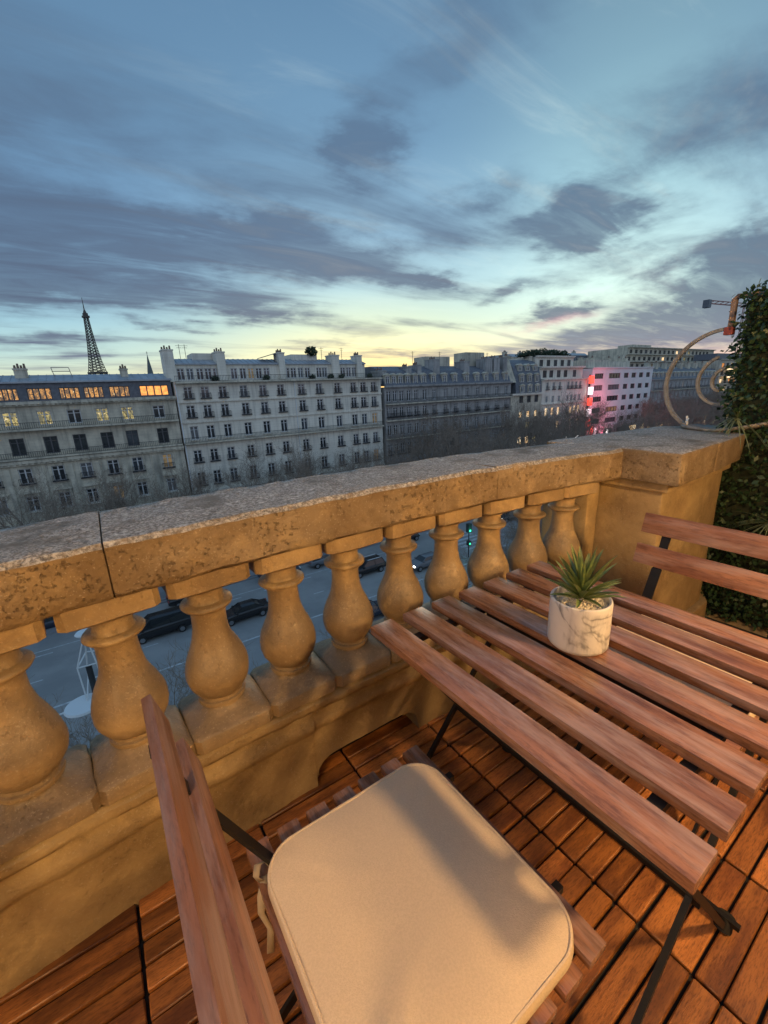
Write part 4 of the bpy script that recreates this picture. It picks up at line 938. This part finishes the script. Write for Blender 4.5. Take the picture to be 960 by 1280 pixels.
for i, (a, c) in enumerate(((-2.6, -1.35), (-1.347, -.032), (-.0285, 1.208), (1.2115, 1.93))):
    sweep(a, c, rectprof(0, .35, .925, 1.06), M['stone'], 'coping_stone', .005, seed=i*3)
sweep(-2.6, 1.93, rectprof(.006, .344, .93, 1.054, ny=2, nz=2), mat('dark_mortar', (.16, .115, .07), None, .95), 'mortar_core', .0, .1)
# base: dado, moulding, plinth course
bp = [(.03, 0-.02), (.03, .235), (.022, .25), (.012, .262), (.008, .28), (.008, .30), (.014, .315), (.018, .335), (.012, .345), (-.005, .352), (-.012, .365), (-.012, .385), (-.002, .395), (.02, .398), (.05, .405), (.22, .405), (.25, .39), (.25, -.02)]
fy = lambda x: yin(x)+.035
def nich(x0, x1, top): sweep(x0, x1, [(d, max(z_, top) if z_ < .2 else z_) for d, z_ in bp], M['stone_wall'], 'dado_stone', .006, .03, f=fy, seed=x0)
for a, c in ((-2.6, -1.2), (-1.196, .424)): sweep(a, c, bp, M['stone_wall'], 'dado_stone', .006, .02, f=fy, seed=a)
# stone over the low scupper niche, its soffit arched at both ends
def niche_stone(x0, x1):
    n = 40; b = MB(); k = len(bp); vs = []
    for i in range(n+1):
        x = x0+(x1-x0)*i/n; e = min(x-x0, x1-x); r_c = .075
        t = .115 if e > r_c else .115-r_c+math.sqrt(max(0, r_c*r_c-(r_c-e)**2))
        for dy, z_ in bp:
            zz = max(z_, t) if z_ < 0 else z_
            v = Vector((x, fy(x)+dy, zz)); d = noise.noise(v*9)*.006+noise.noise(v*40)*.003; vs.append(v+Vector((0, d if z_ > 0 else 0, d*.5)))
    b.add(vs, [(i*k+j, (i+1)*k+j, (i+1)*k+(j+1) % k, i*k+(j+1) % k) for i in range(n) for j in range(k)]+[tuple(range(k)), tuple(range(n*k, (n+1)*k))[::-1]])
    return build(b, 'dado_stone', M['stone_wall'], bal, smooth=True)
niche_stone(.424, .876)
build(MB().box(.40, 1.26, -.02, .90, 1.40, .16), 'niche_back', M['stone_wall'], bal)
for a, c in ((.876, 1.93),): sweep(a, c, bp, M['stone_wall'], 'dado_stone', .006, .02, f=fy, seed=a)
prof = [(.405, .113, 1), (.446, .113, 1), (.450, .110, 1), (.456, .100, .85), (.463, .086, .55), (.471, .073, .25), (.479, .064, .05), (.484, .060, 0), (.488, .060, 0), (.491, .066, 0), (.497, .0675, 0), (.503, .066, 0), (.505, .060, 0), (.513, .058, 0), (.522, .067, 0), (.534, .075, 0), (.550, .0835, 0),
        (.570, .0885, 0), (.590, .0895, 0), (.610, .0865, 0), (.630, .080, 0), (.650, .0715, 0), (.668, .0630, 0), (.686, .0555, 0), (.705, .051, 0), (.728, .0475, 0), (.755, .0462, 0), (.774, .0462, 0), (.776, .051, 0), (.783, .052, 0), (.785, .056, 0), (.789, .066, 0), (.794, .0695, 0), (.800, .0695, 0), (.804, .066, 0), (.807, .050, 0),
        (.812, .047, 0), (.838, .047, 0), (.840, .052, 0), (.846, .053, 0), (.849, .058, .1), (.853, .068, .3), (.858, .080, .55), (.865, .092, .85), (.871, .099, 1), (.873, .104, 1), (.9245, .104, 1)]
xb = [(-.053+.2325*k)*.972 for k in range(-8, 9)]
xb[-2] += .004; xb[-1] -= .012
for i, x in enumerate(xb):
    b = MB().lathe([(z_, r) for z_, r, q in prof], 40, sq=[q for z_, r, q in prof])
    b.v = [tuple(Vector(v)+Vector((1, 1, 0))*(noise.noise(Vector(v)*14+Vector((i*5.1, 0, 0)))*.004+noise.noise(Vector(v)*45+Vector((i*5.1, 0, 0)))*.0015)) for v in b.v]
    build(b, 'baluster', M['stone_bal'], bal, smooth=True, loc=(x, yin(x)+.130, 0), rot=(0, 0, math.atan(-.13*(x-.6))))
    # low saddle stone between plinths
for i, (a, c) in enumerate(zip(xb, xb[1:])):
    m_ = (a+c)/2; hgap = (c-a)/2-.1135
    b = MB(); y = yin(m_)+.130
    b.add([(m_-hgap, y-.10, .404), (m_+hgap, y-.10, .404), (m_+hgap, y+.10, .404), (m_-hgap, y+.10, .404), (m_-hgap, y-.085, .425), (m_+hgap, y-.085, .425), (m_+hgap, y+.08, .43), (m_-hgap, y+.08, .43)], [(4, 5, 6, 7), (0, 1, 5, 4), (1, 2, 6, 5), (2, 3, 7, 6), (3, 0, 4, 7)])
    build(b, 'saddle_stone', M['stone'], bal, bevel=.004)
# ---- pier at the right end
pier = thing('stone_pier', 'square stone pier with heavy cap ending the balustrade beside the hedge', 'pier', (0, 0, 0))
def rough_block(poly, z0, z1, mt, name, c=.012, amp=.004, sub=.035):
    b = MB().prism(poly, z0, z1); me = b.mesh(name, mt, False, c, 2); bm = bmesh.new(); bm.from_mesh(me)
    bmesh.ops.triangulate(bm, faces=bm.faces)
    for _ in range(4):
        es = [e for e in bm.edges if e.calc_length() > sub*2]
        if not es: break
        bmesh.ops.subdivide_edges(bm, edges=es, cuts=1, use_grid_fill=False); bmesh.ops.triangulate(bm, faces=[f for f in bm.faces if len(f.verts) > 3])
    for v in bm.verts:
        d = noise.noise(v.co*9)*amp+noise.noise(v.co*38)*amp*.5; v.co += v.normal*d
    bm.to_mesh(me); bm.free()
    for p_ in me.polygons: p_.use_smooth = True
    try: me.set_sharp_from_angle(angle=R(42))
    except Exception: pass
    return link(name, me, pier)
rough_block([(1.905, .725), (2.325, .748), (2.30, 1.36), (1.94, 1.37)], .925, 1.063, M['stone'], 'cap_stone')
rough_block([(2.331, .748), (2.76, .785), (3.05, .97), (3.02, 1.30), (2.306, 1.36)], .925, 1.061, M['stone'], 'cap_stone')
rough_block([(1.96, .80), (2.70, .835), (2.98, .98), (2.95, 1.28), (1.97, 1.33)], -.02, .924, M['stone_wall'], 'shaft', .008)
rough_block([(1.93, .765), (2.72, .80), (3.0, .96), (2.97, 1.3), (1.95, 1.345)], -.02, .12, M['stone_wall'], 'pier_base', .01)
rough_block([(1.94, .775), (2.72, .81), (3.0, .97), (2.97, 1.3), (1.955, 1.34)], .885, .9245, M['stone_wall'], 'neck_moulding', .008)
rough_block([(1.865, 1.075), (1.958, 1.075), (1.968, 1.32), (1.868, 1.32)], .40, .912, M['stone_wall'], 'half_pilaster', .006)

# ================================================================== IRON SCROLL on the pier
p = thing('iron_scroll', 'grey iron scroll bracket with a large ring standing on the pier cap', 'ironwork', (2.9, .975, 1.315))
def arc(cy_, cz, r0, r1, a0, a1, n=40): return [(0, cy_+(r0+(r1-r0)*i/n)*math.cos(R(a0+(a1-a0)*i/n)), cz+(r0+(r1-r0)*i/n)*math.sin(R(a0+(a1-a0)*i/n))) for i in range(n+1)]
def strip(pts, w_, t_, name, mt):
    b = MB(); vs = []; n = len(pts)
    for i, q in enumerate(pts):
        d = (Vector(pts[min(i+1, n-1)])-Vector(pts[max(i-1, 0)])).normalized(); nn = Vector((0, -d.z, d.y)); q = Vector(q)
        for sx, sn in ((-1, -1), (1, -1), (1, 1), (-1, 1)): vs.append(q+Vector((sx*w_/2, 0, 0))+nn*sn*t_/2)
    b.add(vs, [(i*4+j, i*4+(j+1) % 4, (i+1)*4+(j+1) % 4, (i+1)*4+j) for i in range(n-1) for j in range(4)]+[(0, 1, 2, 3), tuple(range(4*n-1, 4*n-5, -1))])
    return build(b, name, mt, p, smooth=False, bevel=0)
strip(arc(0, 0, .275, .275, 88, -72+0, 50) if False else arc(0, 0, .278, .272, 90, -68, 50), .026, .016, 'outer_ring', M['scroll'])
strip(arc(-.02, 0, .145, .05, 70, -420, 80), .022, .013, 'inner_spiral', M['scroll'])
strip([(0, .0, .27), (0, -.002, .30), (0, 0, .415), (0, -.012, .43), (0, -.40, .40)], .03, .022, 'bar', M['rust'])
build(MB().box(-.02, -.018, .245, .02, .022, .285), 'collar', M['rust_red'], p, bevel=.003)
b = MB(); vs = []
for i in range(17):
    t_ = i/16; y_ = .16-.50*t_; z_ = -.235-.02*math.sin(t_*math.pi)+.055*max(0, t_-.35)*1.5; w_ = .02+.09*math.sin(t_*math.pi)**.7
    for q in (-1, -.5, 0, .5, 1): vs.append((q*w_, y_, z_-.018*(1-q*q)))
b.add(vs, [(i*5+j, i*5+j+1, (i+1)*5+j+1, (i+1)*5+j) for i in range(16) for j in range(4)])
o = build(b, 'leaf_plate', M['scroll'], p, smooth=True); sm = o.modifiers.new('solid', 'SOLIDIFY'); sm.thickness = .012
build(MB().tube([(0, .13, -.255), (0, .14, -.18)], .006, 6).tube([(-.05, .12, -.21), (.05, .15, -.2)], .005, 6), 'wire_tie', M['white_metal'], p)

# ================================================================== HEDGE PARTITION
p = thing('hedge_screen', 'tall dark green hedge screen closing the right side of the terrace', 'hedge', (0, 0, 0))
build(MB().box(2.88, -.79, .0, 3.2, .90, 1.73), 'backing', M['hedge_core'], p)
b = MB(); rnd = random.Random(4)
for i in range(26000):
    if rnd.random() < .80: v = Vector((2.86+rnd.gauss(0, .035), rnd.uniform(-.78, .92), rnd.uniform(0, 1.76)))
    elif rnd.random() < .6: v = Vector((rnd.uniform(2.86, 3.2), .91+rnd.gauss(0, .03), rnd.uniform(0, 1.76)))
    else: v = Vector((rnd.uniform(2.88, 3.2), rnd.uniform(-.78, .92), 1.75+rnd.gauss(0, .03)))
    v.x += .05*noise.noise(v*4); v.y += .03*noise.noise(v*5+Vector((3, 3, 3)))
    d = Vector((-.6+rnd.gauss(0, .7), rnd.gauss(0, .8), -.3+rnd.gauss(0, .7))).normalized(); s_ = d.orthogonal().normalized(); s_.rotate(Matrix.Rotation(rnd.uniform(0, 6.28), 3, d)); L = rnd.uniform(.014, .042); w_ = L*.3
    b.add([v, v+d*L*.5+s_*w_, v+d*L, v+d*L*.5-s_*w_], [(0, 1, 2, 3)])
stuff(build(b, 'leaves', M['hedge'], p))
def tuft(parent, c, n, L, seed, m_, sx=-1):
    rnd = random.Random(seed)
    for k in range(n):
        a_ = rnd.uniform(-1.4, 1.4); el_ = rnd.uniform(-.5, .7); d = Vector((sx*math.cos(a_)*math.cos(el_), math.sin(a_)*math.cos(el_), math.sin(el_))); b = MB(); vs = []
        sd_ = d.cross(Vector((0, 0, 1))).normalized()
        for i in range(6):
            t_ = i/5; q = d*L*t_+Vector((0, 0, -.35*L*t_*t_)); w2 = .004*(1-t_)+.0006
            vs += [q-sd_*w2, q+sd_*w2]
        b.add(vs, [(2*i, 2*i+1, 2*i+3, 2*i+2) for i in range(5)])
        build(b, 'strap_leaf', m_, parent, loc=c)
p2 = thing('strappy_plant', 'tuft of thin strap leaves sticking out of the hedge behind the chair', 'plant', (0, 0, 0))
tuft(p2, (2.78, .62, .62), 24, .20, 1, M['grass_leaf'])
p2 = thing('strappy_plant', 'tuft of pale narrow leaves at the hedge edge above the pier cap', 'plant', (0, 0, 0))
tuft(p2, (2.78, .84, 1.14), 26, .20, 2, M['grass_leaf'])

# ================================================================== FURNITURE
slat_cache = {}
def slat(L, wd, th, m_, axis='y', bev=.0025):
    k = (L, wd, th, m_.name, axis)
    if k not in slat_cache:
        b = MB().box(-wd/2, -L/2, -th/2, wd/2, L/2, th/2) if axis == 'y' else MB().box(-L/2, -wd/2, -th/2, L/2, wd/2, th/2)
        slat_cache[k] = b.mesh('slat', m_, bevel=bev)
    return slat_cache[k]
# ---- table
tb = thing('folding_table', 'square folding bistro table with seven reddish wooden slats', 'table', (.922, .5175, 0))
for k in range(7):
    link('slat', slat(.80, .074, .022, M['wood_y']), tb, (.58+.1141*k-.922+random.uniform(-.001, .001), random.uniform(-.002, .002), .699), (0, 0, random.uniform(-.003, .003)))
for y in (-.31, .31): build(MB().box(-.35, y-.012, .672, .35, y+.012, .6875), 'top_rail', M['iron'], tb)
build(MB().box(-.05, -.31, .668, .0, -.28, .671).box(-.012, -.3, .655, .012, .3, .671), 'locking_bar', M['iron'], tb)
for y in (-.355, .33):
    build(MB().bar((-.345, y, .672), (.16, y, .015), .012, .015), 'leg', M['iron'], tb); build(MB().bar((.20, y+.02, .672), (-.36, y+.02, .015), .012, .015), 'leg', M['iron'], tb)
for x, y0, y1 in ((.16, -.355, .33), (-.36, -.335, .35)):
    build(MB().bar((x, y0-.03, .045), (x, y1+.03, .045), .013, .013), 'stretcher', M['iron'], tb)
    for y in (y0, y1): build(MB().tube([(x-.005, y, 0.012), (x+.01, y, .045)], .019, 12), 'foot', M['rubber'], tb, smooth=True)
build(MB().bar((-.09, -.355, .33), (-.09, .35, .33), .014), 'pivot_bar', M['iron'], tb)
# ---- chairs
def chair(label, loc, rz, width, group='wooden folding chairs'):
    c = thing('folding_chair', label, 'chair', loc, rz, group); hwid = width/2
    a1 = math.atan2(.02, .07)
    link('back_slat', slat(width, .076, .017, M['wood_back'], 'y'), c, (-.002, 0, .815), (0, R(90)-.27, 0))
    link('back_slat', slat(width, .076, .017, M['wood_back'], 'y'), c, (.034, 0, .700), (0, R(90)-.28, 0))
    for k in range(7):
        link('seat_slat', slat(.505, .046, .02, M['wood_y'], 'y'), c, (.120+.0665*k, 0, .452))
    s_ = .185
    for sy in (-1, 1):
        y = sy*s_
        b = MB(); b.bar((-.019, y, .835), (.046, y, .66), .030, .005, up=(1, 0, 0)); b.bar((.046, y, .66), (.15, y, .44), .034, .006, up=(1, 0, 0)); b.bar((.15, y, .44), (.52, y, .012), .008, .022, up=(1, 0, 0))
        build(b, 'leg', M['iron'], c)
        b = MB(); b.bar((.54, y*.9, .435), (.02, y*.9, .012), .008, .022, up=(1, 0, 0)); build(b, 'leg', M['iron'], c)
        build(MB().box(.10, y*.8-.008, .425, .57, y*.8+.008, .441), 'seat_rail', M['iron'], c)
    for x, w_ in ((.52, s_), (.02, s_*.9)):
        build(MB().bar((x, -w_-.02, .03), (x, w_+.02, .03), .014), 'stretcher', M['iron'], c)
        for sy in (-1, 1): build(MB().tube([(x, sy*w_, .012), (x, sy*w_, .045)], .017, 10), 'foot', M['rubber'], c, smooth=True)
    return c
chair('wooden slatted folding chair in front with its back against the left, carrying the large cushion', (0, .460, 0), 0, .61)
chair('wooden slatted folding chair beyond the table, its back in front of the pier and hedge', (1.712, .478, 0), math.pi, .545)
# ---- cushions
def cushion(label, loc, rz, w_, l_):
    c = thing('seat_cushion', label, 'cushion', loc, rz)
    def outline(ins, n=14, r=.07):
        pts = []; hx, hy = w_/2-ins, l_/2-ins; r = max(r-ins*.6, .01)
        for cx_, cy_, a0 in ((hx-r, hy-r, 0), (-hx+r, hy-r, 90), (-hx+r, -hy+r, 180), (hx-r, -hy+r, 270)):
            for k in range(n+1): a_ = R(a0+90*k/n); pts.append((cx_+r*math.cos(a_), cy_+r*math.sin(a_)))
        out = []
        for i in range(len(pts)):   # long sides get extra points and a slight outward bow
            x0, y0 = pts[i]; x1, y1 = pts[(i+1) % len(pts)]; out.append((x0, y0))
            if math.hypot(x1-x0, y1-y0) > .05:
                for q in range(1, 10): out.append((x0+(x1-x0)*q/10, y0+(y1-y0)*q/10))
        return out
    rings = [(.012, .001), (.003, .006), (.0, .016), (.002, .027), (.006, .034), (.007, .036), (.012, .037), (.022, .039), (.045, .0425), (.09, .0455), (.11, .0464), (.13, .047), (.15, .0473), (.165, .0475)]
    b = MB(); base = outline(0); n = len(base); vs = []
    for ins, z_ in rings:
        o_ = outline(ins) if ins < .06 else [(x*(1-ins/(w_/2)), y*(1-ins/(w_/2))) for x, y in outline(.0)]
        for i, (x, y) in enumerate(o_):
            rr_ = max(abs(x)/(w_/2), abs(y)/(l_/2)); wr_ = (noise.noise(Vector((x*22, y*22, 1)))*.0012+noise.noise(Vector((x*7, y*7, 5)))*.0030+noise.noise(Vector((math.atan2(y, x)*9, rr_*1.5, 2)))*.0022*rr_*rr_) if z_ > .03 else 0
            vs.append((x, y, z_+wr_))
    m_ = len(rings); vs.append((0, 0, .048)); vs.append((0, 0, 0))
    b.add(vs, [(i*n+k, i*n+(k+1) % n, (i+1)*n+(k+1) % n, (i+1)*n+k) for i in range(m_-1) for k in range(n)]+[((m_-1)*n+k, (m_-1)*n+(k+1) % n, m_*n) for k in range(n)]+[((k+1) % n, k, m_*n+1) for k in range(n)])
    build(b, 'cover', M['cushion'], c, smooth=True)
    pb = [(x, y, .0355+noise.noise(Vector((x*22, y*22, 1)))*.001) for x, y in outline(.0045)]; pb.append(pb[0]); build(MB().tube(pb, .0032, 6, False), 'piping', M['cushion'], c, smooth=True)
    return c
cs = cushion('large beige seat cushion with piped edge, lying on the front chair', (.310, .437, .4625), 0, .41, .435)
def ribbon(pts, w_, parent, name='tie'):
    b = MB(); vs = []
    for i, q in enumerate(pts):
        q = Vector(q); a_ = -.6+.25*math.sin(i*1.7); s_ = Vector((math.cos(a_), math.sin(a_), .1)).normalized()*w_/2; vs += [q-s_, q+s_]
    b.add(vs, [(2*i, 2*i+1, 2*i+3, 2*i+2) for i in range(len(pts)-1)]); o = build(b, name, M['ribbon'], parent, smooth=True); md = o.modifiers.new('solid', 'SOLIDIFY'); md.thickness = .0015; return o
kx, ky, kz = -.178, .208, .02
ribbon([(kx, ky-.03, .018), (kx-.010, ky, .026), (kx-.028, ky+.003, .024), (kx-.036, ky-.008, .012), (kx-.028, ky-.014, 0), (kx-.012, ky-.012, .004)], .013, cs)
ribbon([(kx-.02, ky-.010, .004), (kx-.035, ky-.028, -.01), (kx-.040, ky-.030, -.05), (kx-.030, ky-.040, -.09), (kx-.038, ky-.045, -.14)], .014, cs)
ribbon([(kx-.012, ky-.012, .004), (kx-.012, ky-.035, -.02), (kx-.004, ky-.050, -.06), (kx-.008, ky-.055, -.11), (kx+.002, ky-.065, -.17), (kx-.002, ky-.066, -.20)], .014, cs)
cushion('beige seat cushion on the chair beyond, glimpsed through the table slats', (1.712-.305, .455, .4625), math.pi, .405, .435)

# ---- potted plant
pp = thing('potted_succulent', 'spiky green succulent in a marbled white and grey pot on the table', 'potted plant', (.926, .527, .7102))
RP = .072
build(MB().lathe([(0, RP-.012), (.001, RP-.006), (.006, RP-.001), (.014, RP), (.11, RP), (.121, RP), (.125, RP-.001), (.127, RP-.004), (.125, RP-.008), (.110, RP-.009), (.108, .001)], 64), 'pot', M['marble'], pp, smooth=True)
rnd = random.Random(9); b = MB()
ico = bmesh.new(); bmesh.ops.create_icosphere(ico, subdivisions=1, radius=1); iv = [v.co.copy() for v in ico.verts]; ifc = [tuple(v.index for v in f.verts) for f in ico.faces]; ico.free()
for k in range(420):
    rr_, a_ = (RP-.012)*math.sqrt(rnd.random()), rnd.uniform(0, 6.28); s_ = rnd.uniform(.002, .0038); b.add([(rr_*math.cos(a_)+v.x*s_*1.2, rr_*math.sin(a_)+v.y*s_, .1105+rnd.uniform(0, .005)+v.z*s_*.8) for v in iv], ifc)
stuff(build(b, 'pebbles', M['pebble'], pp, smooth=True))
for k in range(48):
    t = k/48; a_ = k*2.39996; el_ = R(80-58*t**.9+rnd.uniform(-5, 5)); L = (.085+.035*math.sin(math.pi*min(1, t*1.1+.1)))*rnd.uniform(.85, 1.12)
    d = Vector((math.cos(a_)*math.cos(el_), math.sin(a_)*math.cos(el_), math.sin(el_))); sd_ = Vector((-math.sin(a_), math.cos(a_), 0)); up_ = sd_.cross(d)*-1
    b = MB(); vs = []; n = 9; q = Vector((0, 0, 0)); dd = d.copy(); wm = rnd.uniform(.0055, .0075)
    for i in range(n):
        u_ = i/(n-1); w_ = wm*(.65+.9*u_)*(1-u_)**.75*1.5 if u_ < .999 else .0002
        nrm_ = sd_.cross(dd).normalized()
        if nrm_.z < 0: nrm_ = -nrm_
        vs += [q-sd_*w_+nrm_*w_*.5, q, q+sd_*w_+nrm_*w_*.5, q-nrm_*w_*.35]
        dd = (dd+Vector((0, 0, -.03-.07*(1-d.z)*u_))).normalized() if t > .15 else dd
        q = q+dd*L/(n-1)
    fs = []
    for i in range(n-1):
        for j in range(4): fs.append((i*4+j, i*4+(j+1) % 4, (i+1)*4+(j+1) % 4, (i+1)*4+j))
    b.add(vs, fs)
    build(b, 'leaf', M['leaf'], pp, smooth=True, loc=(math.cos(a_)*.010*t, math.sin(a_)*.010*t, .120+.028*(1-t)))
print('objects', len(bpy.data.objects))
